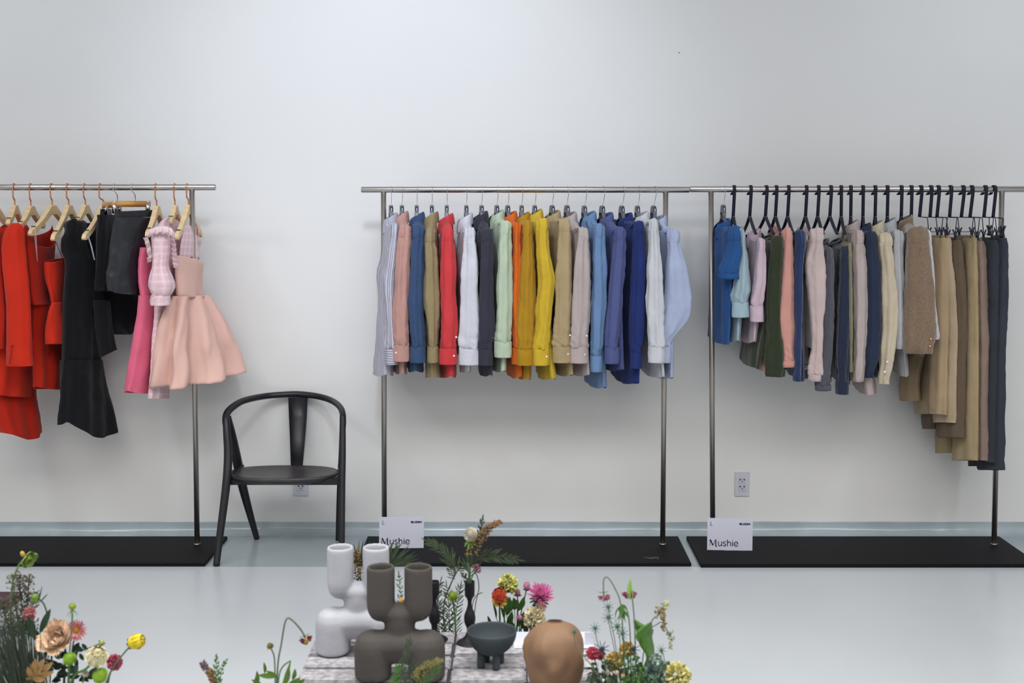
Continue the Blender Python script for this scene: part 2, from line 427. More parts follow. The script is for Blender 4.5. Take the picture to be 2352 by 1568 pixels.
    if cuffs:
        mc = cuffmat or m
        for far in ((0, 1) if farslv else (0,)):
            rows = [(cuff[0], cuff[1], cuff[2] - cuffh - 1, slv * .87), (cuff[0] - .5, cuff[1] + .5, cuff[2] - cuffh + 3, slv * .9), (cuff[0] - .5, cuff[1] + 1, cuff[2] - 12, slv * .92), (cuff[0], cuff[1] + .5, cuff[2], slv * .92)]
            rr = pxrows(rows, YN, YN, slv, 3)
            v2, f2, u2 = rings_mesh(rr, seed + 9, n=40, fold=.0018, k=2, wr=.0012, grow=False)
            if far: v2 = [V((v.x + off.x, YFm + (v.y - YN) * .6, v.z)) for v in v2]
            cf = mk('cuff', v2, f2, mc, t, u2, solid=.002)
            if btn and not far:
                mbb = MB()
                bx = cuff[0] + (cuff[1] - cuff[0]) * (.84 if btn > 0 else .2)
                ps = [(bx, cuff[2] - 19)] + ([(bx + 5, cuff[2] - 62)] if abs(btn) > 1 else [])
                for (x, y) in ps:
                    c = P(x, y, YN - slv * .78)
                    mbb.lathe((0, 0, 0), [(.0001, -.0006), (.0042, -.0006), (.0046, 0), (.004, .0008), (.0001, .0004)], n=14, fx=lambda p, q: V((c.x + p.x, c.y - p.z, c.z + p.y)))
                mbb.build('button', m_btn if btn < 9 else m_btnn, cf)
    # collar
    if collar in ('shirt', 'lapel', 'stand'):
        cc = P(neck[0], neck[1], YB) + V((0, 0, -.006)); vs, fs, uv = [], [], []
        hb = .052 if collar != 'stand' else .03
        rows = [(.85, lambda q: -.045), (.9, lambda q: -.012), (.98, lambda q: -.002), (1.08, lambda q: -.001), (1.2, lambda q: -.008 - .004 * q), (1.3, lambda q: -.028 - .012 * q), (1.36, lambda q: -hb - .022 * q)]
        na = 36
        for ri, (rf, zf) in enumerate(rows):
            for i in range(na + 1):
                a = math.radians(-158 + 316 * i / na); qq = (abs(a) / 2.75) ** 3
                tilt = -.03 * (1 - cos(a)) / 2
                wob = 1 + .08 * noise.noise((a * 1.3, seed * 3.1, ri * .2))
                pt = cc + (-Nn) * (cos(a) * .026 * rf * wob) + Dh * (sin(a) * .052 * rf * wob) + Nn * (.008 * qq * (ri > 3)) + V((0, 0, zf(qq) + tilt))
                vs.append(pt); uv.append((i * .009, ri * .015))
        for r_ in range(len(rows) - 1):
            for i in range(na): fs.append((r_ * (na + 1) + i, r_ * (na + 1) + i + 1, (r_ + 1) * (na + 1) + i + 1, (r_ + 1) * (na + 1) + i))
        co_ = mk('collar', vs, fs, m, t, uv, solid=.0018)
        sd = co_.modifiers.new('sub', 'SUBSURF'); sd.levels = 1; sd.render_levels = 1
    elif collar == 'crew':
        cc = V((C0.x, YB, C0.z + .006)); mbb = MB()
        pts = [cc - Nn * (cos(a) * .026) + Dh * (sin(a) * .062) + V((0, 0, .006 - .03 * (1 - cos(a)) / 2)) for a in [2 * pi * i / 40 for i in range(41)]]
        mbb.tube(pts, .006, 8, caps=False); mbb.build('neckband', m, t)
    if pocket: pass
    return t, C0, Dh, m
# rack b: the row of shirts.  (phrase, neck apex, seam, cuff, hem, colour, mids, hook px, button)
SH = [
 ('white shirt with dark grey pinstripes', (898, 484), (898, 915, 544), (884, 914, 836), (853, 908, 855), 'C9C8D8', ((889, 912, 600), (882, 909, 650), (888, 908, 740)), 899, 0),
 ('salmon pink shirt on the middle rack', (922, 480), (915, 943, 546), (902, 939, 829), (900, 938, 850), 'C8958B', ((911, 940, 600), (906, 938, 680), (901, 938, 735)), 924, -2),
 ('steel navy blue shirt', (959, 482), (946, 975, 548), (943, 976, 832), (936, 972, 846), '35507A', ((942, 972, 600), (938, 972, 700), (938, 973, 780)), 958, 0),
 ('khaki brown shirt left of the red one', (991, 481), (975, 1000, 556), (983, 1006, 832), (976, 1020, 858), '9C8A62', ((975, 1005, 600), (974, 1010, 680), (980, 1008, 745)), 993, 0),
 ('bright red shirt with white cuff buttons', (1026, 485), (1015, 1042, 555), (1010, 1049, 836), (1014, 1050, 858), 'E0393F', ((1012, 1046, 600), (1012, 1048, 680), (1012, 1051, 750)), 1027, 2),
 ('plain white shirt between the red and charcoal ones', (1070, 484), (1064, 1092, 553), (1054, 1101, 837), (1055, 1080, 846), 'D8D8E4', ((1062, 1097, 600), (1058, 1100, 680), (1056, 1102, 760)), 1072, 0),
 ('charcoal black shirt on the middle rack', (1105, 480), (1105, 1131, 556), (1097, 1131, 838), (1103, 1126, 855), '343444', ((1103, 1134, 600), (1101, 1134, 690), (1100, 1134, 770)), 1107, 9),
 ('pale mint green shirt', (1142, 477), (1146, 1172, 538), (1136, 1174, 820), (1125, 1160, 845), 'BFD0B4', ((1142, 1174, 600), (1140, 1176, 700), (1136, 1178, 760)), 1143, 0),
 ('bright orange shirt on the middle rack', (1171, 480), (1176, 1200, 545), (1176, 1206, 835), (1156, 1206, 860), 'E96A14', ((1174, 1202, 600), (1172, 1204, 700)), 1168, 0),
 ('dark mustard shirt on the middle rack', (1201, 482), (1201, 1223, 539), (1188, 1227, 838), (1189, 1215, 862), 'BD8C10', ((1196, 1227, 600), (1190, 1228, 690), (1186, 1228, 745)), 1200, 0),
 ('bright lemon yellow shirt', (1230, 475), (1233, 1260, 533), (1223, 1262, 838), (1223, 1284, 862), 'DCB727', ((1234, 1266, 590), (1237, 1276, 640), (1234, 1272, 690), (1230, 1263, 760)), 1230, 1),
 ('tan khaki shirt right of the yellow one', (1269, 478), (1284, 1308, 533), (1270, 1311, 832), (1266, 1310, 854), 'B6A075', ((1279, 1312, 600), (1276, 1312, 690), (1274, 1310, 750)), 1270, 2),
 ('pinkish beige shirt on the middle rack', (1307, 481), (1325, 1350, 553), (1308, 1349, 833), (1300, 1346, 854), 'C0B0AE', ((1319, 1353, 610), (1313, 1356, 690), (1311, 1353, 750)), 1304, 2),
 ('light cornflower blue shirt', (1352, 480), (1364, 1388, 546), (1357, 1382, 853), (1338, 1396, 882), '6C8FBE', ((1360, 1392, 610), (1358, 1393, 700), (1358, 1386, 790)), 1346, 0),
 ('slate blue violet shirt', (1391, 483), (1410, 1436, 553), (1390, 1421, 834), (1385, 1412, 842), '515C96', ((1402, 1436, 610), (1396, 1430, 680), (1391, 1425, 750)), 1387, 0),
 ('deep royal navy shirt', (1436, 484), (1455, 1479, 538), (1448, 1474, 845), (1412, 1458, 872), '1B2F78', ((1451, 1484, 620), (1448, 1484, 700), (1447, 1480, 780)), 1432, 0),
 ('white shirt next to the pale blue one', (1473, 480), (1491, 1512, 533), (1489, 1526, 832), (1482, 1512, 856), 'D6D9E0', ((1488, 1520, 610), (1486, 1524, 700), (1486, 1524, 770)), 1468, 0),
 ('wide pale sky blue shirt, last on the middle rack', (1513, 489), (1532, 1562, 557), (1498, 1540, 832), (1486, 1540, 860), 'B4C0E2', ((1528, 1576, 620), (1522, 1585, 690), (1514, 1580, 735), (1508, 1558, 785)), 1505, 0),
]
for i, (ph, nk, sm, cf, hm, col, mids, hk, bt) in enumerate(SH):
    mkw = None; cm = None
    if i == 0:
        mkw = dict(stripe=((0, .0105, .3, '55535F', .85),))
        cm = mat('pinstripe cuff', adj(col), rough=.8, stripe=((1, .0105, .3, '55535F', .85),))
    t, C0, Dh, m = shirt('shirt', 'shirt', ph, nk, sm, cf, hm, col, mids, hk, btn=bt, seed=i * 3 + 1, matkw=mkw, cuffmat=cm, YN=YB - {0: .185, 8: .17, 15: .19, 16: .235, 13: .19}.get(i, .2))
    tx, ty = (hk - 1, 471) if i < 7 else ((hk - 4, 472) if i > 12 else (hk - 2, 471))
    hanger_plastic(hk, tx, ty, Dh, .10, .045, 'holding the ' + ph)
# ---------------------------------------------------------------- rack c
m_velvet = mat('black velvet hanger', '15152A', rough=.45, spec=.3)
def strap(mb, pts, w, th, wd):
    """flat ribbon: wd = width direction"""
    vs, fs = [], []; m = len(pts)
    for i, p in enumerate(pts):
        t = (pts[min(i + 1, m - 1)] - pts[max(i - 1, 0)]).normalized(); nn = t.cross(wd).normalized()
        for a, b in ((-1, -1), (1, -1), (1, 1), (-1, 1)): vs.append(p + wd * (a * w / 2) + nn * (b * th / 2))
    for i in range(m - 1):
        for j in range(4): fs.append((i * 4 + j, i * 4 + (j + 1) % 4, i * 4 + 4 + (j + 1) % 4, i * 4 + 4 + j))
    e = len(vs) - 4; fs += [(3, 2, 1, 0), (e, e + 1, e + 2, e + 3)]
    mb.add(vs, fs)
def hook_strap(mb, xb, Dh, bottom, w=.0145):
    zc, br = RB['c']; b = V((xb, YB, zc)); rr = br + .003; X = V((0, 0, 1)).cross(Dh); X = X if X.x > 0 else -X
    pts = [b - Dh * (rr + .012) + V((0, 0, -br * 1.75)) - X * .007, b - Dh * (rr * 1.02) + V((0, 0, -br * 1.3)) - X * .004, b - Dh * (rr * 1.) + V((0, 0, -br * .5))]
    for a in range(-20, 190, 15):
        q = math.radians(a); pts.append(b - Dh * (cos(q) * rr) + V((0, 0, sin(q) * rr)))
    s = b + Dh * rr * .9 + V((0, 0, -br * 1.6)); d = V(bottom) - s; pts += [s + d * f for f in (0, .25, .5, .75, 1)]
    strap(mb, catV(pts, 50), w, .004, X)
def hanger_velvet(xpx, bpx, bpy_, Dh, half, drop, desc, low=0.):
    bot = P(bpx, bpy_, YB); X = V((0, 0, 1)).cross(Dh)
    t = thing('clothes_hanger', bot, 'black strap hanger ' + desc, 'hanger')
    mb = MB(); hook_strap(mb, P(xpx, 435, YB).x, Dh, bot); mb.build('hook', m_velvet, t)
    mb = MB()
    for s in (1, -1):
        pts = [bot + V((0, 0, .002)), bot + Dh * (s * half * .5) + V((0, 0, -drop * .55 - low)), bot + Dh * (s * half) + V((0, 0, -drop))]
        strap(mb, catV(pts, 14), .013, .006, X)
    mb.build('shoulder_bar', m_velvet, t)
    mb = MB(); mb.sphere(bot + Dh * .004 + V((0, -.006, 0)), .0022, 8); mb.build('rivet', m_chrome, t)
K = dict(bump=.5, bscale=260, sheen=.3, rough=.95)
KN = [ # name cat phrase neck seam cuff hem col mids hook opts
 ('polo_shirt', 'polo shirt', 'royal blue short-sleeved polo shirt', (1660, 497), (1672, 1698, 552), (1650, 1700, 640), (1632, 1666, 782), '1F5599', ((1665, 1702, 590),), 1664, dict(btn=0, cuffh=12, slv=.045, hemcurve=.01, plastic=1, farslv=False)),
 ('shirt', 'shirt', 'pale aqua blue long-sleeved shirt', (1692, 515), (1696, 1712, 560), (1681, 1719, 728), (1664, 1700, 778), 'A6C2CE', ((1694, 1718, 600), (1686, 1722, 660)), 1686, dict(cuffh=34)),
 ('polo_shirt', 'polo shirt', 'lilac pink long-sleeved polo shirt', (1730, 520), (1738, 1757, 578), (1723, 1752, 738), (1698, 1738, 780), 'D6BCCC', ((1732, 1758, 640), (1726, 1757, 690)), 1724, dict(cuffh=36)),
 ('sweater', 'sweater', 'dark forest green sweater on the right rack', (1762, 528), (1773, 1797, 573), (1758, 1806, 864), (1702, 1738, 834), '303A22', ((1767, 1796, 640), (1762, 1796, 740), (1758, 1804, 810)), 1760, dict(collar='crew', cuffs=False, hemcurve=0, matkw=K)),
 ('sweater', 'sweater', 'salmon coral knit sweater', (1790, 520), (1796, 1819, 556), (1790, 1825, 842), (1740, 1752, 842), 'DB9A8E', ((1789, 1822, 640), (1778, 1824, 722), (1787, 1825, 790)), 1783, dict(collar='crew', cuffh=14, hemcurve=0, matkw=K)),
 ('sweater', 'sweater', 'navy blue knit sweater with a narrow sleeve', (1820, 521), (1826, 1848, 560), (1822, 1838, 874), (1806, 1848, 862), '1F3566', ((1824, 1843, 620), (1824, 1841, 740)), 1811, dict(collar='crew', cuffh=12, hemcurve=0, matkw=K)),
 ('sweater', 'sweater', 'pale blush pink knit sweater', (1858, 522), (1860, 1890, 556), (1856, 1891, 874), (1846, 1862, 790), 'D3BCBA', ((1850, 1896, 610), (1858, 1896, 680), (1864, 1888, 790)), 1852, dict(collar='crew', cuffh=14, hemcurve=0, matkw=K)),
 ('sweater', 'sweater', 'speckled charcoal grey knit sweater', (1888, 538), (1894, 1914, 600), (1872, 1907, 896), (1862, 1895, 860), '45464F', ((1890, 1915, 680), (1884, 1914, 780)), 1880, dict(collar='crew', cuffh=12, hemcurve=0, matkw=dict(K, col2='5E5F6A', c2scale=420, c2w=.5))),
 ('sweater', 'sweater', 'dark navy heather knit sweater', (1920, 536), (1930, 1953, 596), (1920, 1948, 904), (1912, 1946, 870), '1A2338', ((1925, 1957, 680), (1918, 1957, 790), (1914, 1954, 860)), 1908, dict(collar='crew', cuffh=28, hemcurve=0, matkw=dict(K, col2='27314A', c2scale=420))),
 ('sweater', 'sweater', 'olive flecked knit sweater mostly hidden by its neighbours', (1938, 530), (1943, 1955, 590), (1946, 1956, 850), (1936, 1956, 860), '6B664C', ((1944, 1956, 680),), 1932, dict(collar='crew', cuffs=False, hemcurve=0, matkw=dict(K, col2='A39C78', c2scale=400), farslv=False)),
 ('jacket', 'jacket', 'mauve beige tailored jacket', (1957, 500), (1958, 1984, 560), (1958, 1983, 875), (1952, 2020, 893), 'BFAEAA', ((1956, 1990, 600), (1960, 1992, 700), (1959, 1989, 800)), 1954, dict(collar='lapel', cuffs=False, hemcurve=.005)),
 ('jacket', 'jacket', 'dark navy tailored jacket', (1985, 507), (1988, 2012, 562), (1984, 2008, 866), (1986, 2012, 850), '232F4A', ((1988, 2020, 640), (1990, 2022, 740), (1986, 2020, 810)), 1982, dict(collar='lapel', cuffs=False, hemcurve=.005)),
 ('jacket', 'jacket', 'cream jacket with two cuff buttons', (2013, 501), (2018, 2048, 566), (2017, 2043, 880), (2000, 2030, 860), 'D2C3A8', ((2022, 2056, 620), (2024, 2066, 700), (2024, 2062, 760), (2020, 2050, 830)), 2010, dict(collar='lapel', cuffs=False, hemcurve=.005)),
 ('jacket', 'jacket', 'pale stone grey jacket', (2042, 495), (2048, 2074, 560), (2054, 2076, 800), (2048, 2077, 852), 'B6B7BC', ((2050, 2076, 640), (2054, 2074, 720)), 2038, dict(collar='lapel', cuffs=False, hemcurve=0)),
 ('coat', 'coat', 'brown fuzzy wool coat with gold cuff buttons', (2079, 489), (2083, 2128, 556), (2073, 2140, 810), (2072, 2118, 806), '8E7760', ((2078, 2137, 620), (2076, 2145, 700), (2074, 2145, 760)), 2070, dict(collar='lapel', cuffs=False, hemcurve=0, slv=.055, thick=.055, matkw=dict(rough=1, bump=1., bscale=110, sheen=.6, col2='6C5542', c2scale=150, c2w=1., wr=.5), YN=YB - .22)),
 ('blouse', 'blouse', 'white blouse mostly hidden behind the brown coat', (2108, 505), (2118, 2138, 560), (2132, 2157, 778), (2110, 2150, 760), 'DCD9E2', ((2126, 2146, 650), (2132, 2150, 720)), 2093, dict(collar=None, cuffs=False, hemcurve=0, YN=YB - .17, farslv=False)),
]
for i, (nm, ct, ph, nk, sm, cf, hm, col, mids, hk, op) in enumerate(KN):
    plastic = op.pop('plastic', 0)
    t, C0, Dh, m = shirt(nm, ct, ph, nk, sm, cf, hm, col, mids, hk, seed=i * 5 + 60, **op)
    if plastic: hanger_plastic(hk, 1661, 470, Dh, .06, .03, 'holding the ' + ph, bar='c')
    else: hanger_velvet(hk, hk - 2 if i < 9 else hk, 497, Dh, .17 if i < 10 else .13, .075 if op.get('collar') == 'crew' or i < 4 else .12, 'holding the ' + ph, .03 if op.get('collar') in ('lapel', None) and i > 8 else 0.)
    if ph.startswith('cream'):
        for (x, y) in ((2038, 831), (2032, 854)):
            c = P(x, y, YB - .245); mb = MB(); mb.lathe((0, 0, 0), [(.0001, -.003), (.0052, -.002), (.0058, 0), (.003, .001), (.0001, .001)], n=14, fx=lambda p, q: V((c.x + p.x, c.y + p.z, c.z + p.y))); mb.build('button', m_btn, t)
    if ph.startswith('brown'):
        for (x, y) in ((2138, 778), (2136, 795)):
            c = P(x, y, YB - .268); mb = MB(); mb.sphere(c, .0062, 12); mb.build('button', m_gold, t)
# peach extra far sleeve is made by the coral sweater itself
# clip hangers with trousers
m_wire = mat('black wire', '12122A', rough=.4)
def clip(mb, c, Dh):
    X = V((0, 0, 1)).cross(Dh)
    for s in (1, -1):
        pts = [c + X * (s * .011) + V((0, 0, .026)), c + X * (s * .002) + V((0, 0, .0)), c + X * (s * .006) + V((0, 0, -.022))]
        strap(mb, catV(pts, 8), .014, .004, Dh)
TR = [ # phrase, waist(pxL far, pxR near, py), bottom near leg (L,R,py), far leg (L,R,py), col, hook, bottom of strap
 ('short tan trousers beside the brown coat', (2128, 2168, 541), (2140, 2168, 952), (2068, 2112, 920), 'B49A76', 2115, 2112, {}, ((2142, 2172, 740),)),
 ('beige chino trousers on the right rack', (2148, 2178, 541), (2150, 2192, 971), (2104, 2140, 950), 'B8A284', 2138, 2136, {}, ((2166, 2194, 740),)),
 ('dark brown trousers on the right rack', (2172, 2200, 546), (2157, 2211, 1005), (2126, 2146, 985), '6A5746', 2155, 2152, {}, ((2183, 2212, 740),)),
 ('khaki trousers with a front seam', (2198, 2238, 541), (2194, 2246, 1057), (2152, 2186, 1040), 'AD9872', 2183, 2181, {}, ((2206, 2246, 740),)),
 ('shiny taupe satin trousers', (2236, 2252, 548), (2240, 2259, 1057), (2215, 2230, 1040), '8B7264', 2212, 2208, dict(rough=.3, spec=.6, wr=.6), ((2240, 2258, 740),)),
 ('slate grey trousers left of the rack pole', (2254, 2284, 546), (2252, 2280, 1062), (2232, 2252, 1040), '31363F', 2232, 2228, {}, ((2256, 2286, 740),)),
 ('navy grey trousers at the end of the rail', (2284, 2305, 541), (2246, 2302, 1079), (2228, 2262, 1070), '343A46', 2263, 2260, {}, ((2270, 2308, 690), (2268, 2303, 800))),
]
for i, (ph, ws, bn, bf, col, hk, hb, mkw, mids) in enumerate(TR):
    kw = dict(rough=.85, bump=.15, bscale=600, var=.08, vscale=8, sheen=.1, wr=.3, spec=.25); kw.update(mkw)
    m = mat(ph + ' cloth', adj(col, .9), **kw)
    n0, f0 = P(ws[1], ws[2], YB - .14), P(ws[0], ws[2], YB + .14)
    c0 = (n0 + f0) / 2; t = thing('trousers', (c0.x, YB, c0.z), ph, 'trousers', None)
    pxcloth('waistband', [(ws[0], ws[1], ws[2] - 1), (ws[0] - .5, ws[1] + 1, ws[2] + 15)], YB + .14, YB - .15, .016, m, t, seed=i, capT=False, fold=.001, n=40, dens=3)
    yb = (bn[2] + bf[2]) / 2; 
    wm = (ws[0] + ws[1]) / 2
    near = [(ws[1] - 20, ws[1] + 1, ws[2] + 5), (ws[1] - 21, ws[1] + 2, ws[2] + 40)] + [(a, b, c) for a, b, c in mids] + [((bn[0] + bn[1]) / 2 - (bn[1] - bn[0]) * .5, bn[1], bn[2] - 40), bn]
    far = [(ws[0] + 1, ws[1] - 10, ws[2] + 5), (ws[0] - 1, ws[1] - 10, ws[2] + 60), (ws[0] * .6 + bf[0] * .4, wm * .6 + bf[1] * .4 + 3, 740), (bf[0] + 1, bf[1] - 1, bf[2] - 60), bf]
    pxcloth('leg', [r + (.022 + .012 * (k > 0),) for k, r in enumerate(near)], YB - .03, YB - .17, .03, m, t, seed=i * 2 + 3, fold=.006, k=3, wr=.003, hem=lambda q: -.004 * sin(q))
    pxcloth('leg', [r + (.018 + .008 * (k > 0),) for k, r in enumerate(far)], YB + .17, YB + .04, .025, m, t, seed=i * 2 + 4, fold=.004, k=3, wr=.003)
    # hanger
    Dh = V((n0.x - f0.x, n0.y - f0.y, 0)).normalized(); bot = P(hb, 498, YB)
    h = thing('clip_hanger', bot, 'black clip hanger holding the ' + ph, 'hanger')
    mb = MB(); hook_strap(mb, P(hk, 435, YB).x, V((Dh.x * .2, -1, 0)).normalized(), bot); mb.build('hook', m_velvet, h)
    cn, cf_ = P(ws[1] - 6, ws[2] - 6, YB - .12), P(ws[0] + 5, ws[2] - 6, YB + .12)
    tn, tf = P(ws[1] - 2, 500, YB - .13), P(ws[0] + 2, 500, YB + .12)
    mb = MB(); mb.tube([tf, bot, tn], .0016, 6); mb.tube([tn, cn + V((0, 0, .01))], .002, 6); mb.tube([tf, cf_ + V((0, 0, .01))], .002, 6); mb.tube([cn + V((0, 0, .006)), cf_ + V((0, 0, .006))], .0018, 6); mb.build('wire_frame', m_wire, h)
    for c in (cn, cf_):
        mb = MB(); clip(mb, c, Dh); mb.build('clip', m_wire, h)
# empty clip hanger at the very end
bot = P(2281, 498, YB); h = thing('clip_hanger', bot, 'empty black clip hanger nearest the right pole', 'hanger'); Dh = V((.1, -1, 0)).normalized()
mb = MB(); hook_strap(mb, P(2283, 435, YB).x, Dh, bot); mb.build('hook', m_velvet, h)
tn, tf = P(2305, 503, YB - .14), P(2272, 500, YB + .12); cn = P(2303, 532, YB - .14); cf_ = P(2272, 530, YB + .12)
mb = MB(); mb.tube([tf, bot, tn], .0016, 6); mb.tube([tn, cn], .002, 6); mb.tube([tf, cf_], .002, 6); mb.tube([cn, cf_], .0018, 6); mb.build('wire_frame', m_wire, h)
for c in (cn, cf_): mb = MB(); clip(mb, c, Dh); mb.build('clip', m_wire, h)
# ---------------------------------------------------------------- rack a: dresses
m_wood = mat('pale beech wood', 'DCC094', rough=.5, var=.12, vscale=14, stretch=(1, 1, 6), bump=.05, bscale=60)
m_woodd = mat('orange wood', 'C98F4C', rough=.45, var=.15, vscale=12)
m_copper = mat('copper hook', 'D99A78', rough=.2, metal=1.)
def hanger_wood(hx, top, tip, desc, hw=.205):
    bot = P(top[0], top[1], YB); tp = P(tip[0], tip[1], YB - .2)
    Dh = V((tp.x - bot.x, tp.y - bot.y, 0)).normalized(); X = V((0, 0, 1)).cross(Dh); X = X if X.x > 0 else -X
    t = thing('wooden_hanger', bot, 'pale wooden hanger with copper hook ' + desc, 'hanger', None)
    zc, br = RB['a']; b = V((P(hx, 430, YB).x, YB, zc)); rr = br + .0028; mb = MB(); pts = []
    H = V((Dh.x * .3, Dh.y, 0)).normalized()
    for a in range(-50, 200, 18):
        q = math.radians(a); pts.append(b + H * (-cos(q) * rr) + V((0, 0, sin(q) * rr)))
    zb = bot.z + .03
    pts += [b + H * rr * .9 + V((0, 0, -br * 1.3)), V((b.x, YB - rr * .8, (zc + zb) / 2)), V((b.x, YB - rr * .7, zb + .006)), V((bot.x - (bot.x - b.x) * .2, YB - .003, zb - .004)), V((bot.x, YB, zb - .012)), bot + V((0, 0, -.01))]
    mb.tube(catV(pts, 70), .0034, 8); mb.build('hook', m_copper, t)
    M = frame(Dh, bot); vs, fs = [], []; n = 28; dr = (bot.z - tp.z) * hw / .205
    for i in range(2 * n + 1):
        s = (i - n) / n; u = s * hw; a = abs(s)
        zu = -.0 if abs(u) < .02 else -(dr - .0) * min(1, ((abs(u) - .02) / (hw - .02))) ** .95 - .012 * sin(pi * (abs(u) - .02) / (hw - .02))
        zu = min(zu, 0)
        th = .0115 - .002 * a; lo = zu - (.042 - .014 * min(1, a * 2.2))
        if abs(u) < .02: lo = -.040 - abs(u) * .3
        if a > .93: q = (1 - a) / .07; mid = (zu + lo) / 2; zu = mid + (zu - mid) * (q ** .5 + .05); lo = mid + (lo - mid) * (q ** .5 + .05)
        vs += [M @ V((u, -th, zu)), M @ V((u, th, zu)), M @ V((u, th, lo)), M @ V((u, -th, lo))]
    for i in range(2 * n):
        for j in range(4): fs.append((i * 4 + j, i * 4 + (j + 1) % 4, i * 4 + 4 + (j + 1) % 4, i * 4 + 4 + j))
    e = len(vs) - 4; fs += [(3, 2, 1, 0), (e, e + 1, e + 2, e + 3)]
    bo = mk('shoulder_bar', vs, fs, m_wood, t, smooth=False)
    md = bo.modifiers.new('bev', 'BEVEL'); md.width = .0025; md.segments = 3; md.limit_method = 'ANGLE'
    mb = MB(); c = M @ V((.17, 0, 0)); mb.box((hw * .82, -.0102, -dr * .83 - .002), (hw * .82 + .002, .0102, -dr * .83 + .002), M=M); mb.build('notch', m_slot, bo)
    return t, Dh, M
WH = [(-16, (-13, 471), (-60, 530), 'at the left edge of the photo'), (32, (34, 471), (6, 532), 'holding the red long-sleeved dress', .12), (70, (71, 473), (34, 528), 'holding the red scoop-neck dress', .16),
      (118, (120, 471), (68, 530), 'with pale ribbon loops on its near tip'), (155, (158, 471), (121, 542), 'with a purple ribbon to the red strapless dress'), (194, (196, 470), (158, 530), 'holding the long black dress', .12),
      (230, (238, 472), (192, 540), 'beside the black clip-hung skirt'), (358, (360, 473), (338, 534), 'holding the hot pink dress'), (401, (402, 471), (384, 520), 'holding the pale pink ruffled dress', .13), (430, (433, 470), (405, 540), 'touching the rack pole')]
for h in WH: hanger_wood(*h)
kr = dict(rough=.85, bump=.25, bscale=500, var=.08, vscale=8, sheen=.1, wr=.35, spec=.2)
m_red = mat('red crepe', 'C42A14', **kr); m_red2 = mat('red crepe deep', 'B0210F', **kr); m_red3 = mat('red satin lining', '8E160C', **kr)
m_blk = mat('black crepe', '0E0F14', **kr); m_sat = mat('black satin', '1A1C23', rough=.36, spec=.5, wr=.4, bump=.05)
m_hot = mat('hot pink crepe', 'E06886', **kr); m_pch = mat('peach pink faille', 'DDB4A8', rough=.7, bump=.15, bscale=500, wr=.25)
m_gng = mat('pale pink check', 'DCBAC2', rough=.7, wr=.4, stripe=((0, .03, .35, 'F3DCE2', .35), (1, .03, .35, 'F3DCE2', .35)))
NR, FR = YB - .16, YB + .13
def garm(nm, ph, ct, c):
    l = P(c[0], c[1], YB); return thing(nm, l, ph, ct)
# long red dress at the frame edge
t = garm('dress', 'long red dress hanging lowest at the left edge of the photo', 'dress', (30, 520))
pxcloth('skirt', [(-20, 20, 560), (-30, 40, 640), (-30, 60, 760), (-24, 74, 860), (-10, 80, 930), (8, 84, 990)], NR + .05, FR, .06, m_red2, t, seed=3, fold=.012, k=4, hem=lambda a: -.03 * max(0, -sin(a + .3)) - .008 * sin(3 * a))
pxcloth('sleeve', [(-22, -8, 520, .01), (-28, 2, 545), (-30, 8, 640), (-26, 14, 720), (-24, 12, 800)], NR - .03, NR - .03, .035, m_red2, t, seed=8, fold=.005, k=3)
# red long-sleeved dress
t = garm('dress', 'red long-sleeved dress with a small button at the cuff', 'dress', (32, 520))
pxcloth('body', [(10, 18, 516, .01), (4, 30, 521, .02), (2, 50, 534), (2, 60, 580), (2, 60, 660), (2, 66, 760), (0, 72, 850), (-6, 77, 906)], NR, FR, .05, m_red, t, seed=5, fold=.008, k=4, hem=lambda a: -.01 * abs(sin(a)))
sl = pxcloth('sleeve', [(30, 42, 512, .012), (24, 50, 517, .024), (16, 55, 530), (8, 58, 555), (8, 62, 595), (13, 69, 660), (17, 72, 740), (17, 74, 800), (17, 77, 839)], NR - .06, NR - .06, .036, m_red, t, seed=6, fold=.004, k=3, grow=False)
pxcloth('sleeve', [(44, 62, 516, .012), (46, 68, 540), (56, 72, 660), (60, 76, 838)], FR + .03, FR + .03, .03, m_red, t, seed=7, fold=.004, k=3)
mb = MB(); c = P(28, 795, NR - .095); mb.sphere(c, .005, 10); mb.build('button', m_red3, sl)
mb = MB(); strap(mb, catV([P(27, 800, NR - .097), P(25, 818, NR - .098), P(21, 836, NR - .098)], 8), .0025, .001, V((1, 0, 0))); mb.build('cuff_slit', m_slot, sl)
# scoop neck dress
t = garm('dress', 'red sleeveless dress with a deep scoop neckline and flared skirt', 'dress', (90, 520))
pxcloth('body', [(56, 120, 516), (60, 123, 535), (64, 122, 570), (68, 118, 620), (74, 112, 680), (82, 112, 700)], NR, FR, .035, m_red2, t, seed=11, fold=.003, k=3, capT=False, solid=.0015, rim=lambda a: .11 * abs(sin(a)) ** .6 if sin(a) < 0 else .05 * abs(sin(a)) ** .6)
pxcloth('skirt', [(84, 112, 695), (80, 122, 740), (80, 136, 800), (84, 148, 850), (84, 152, 888)], NR + .04, FR, .05, m_red2, t, seed=12, fold=.014, k=4, hem=lambda a: -.012 * abs(sin(a)))
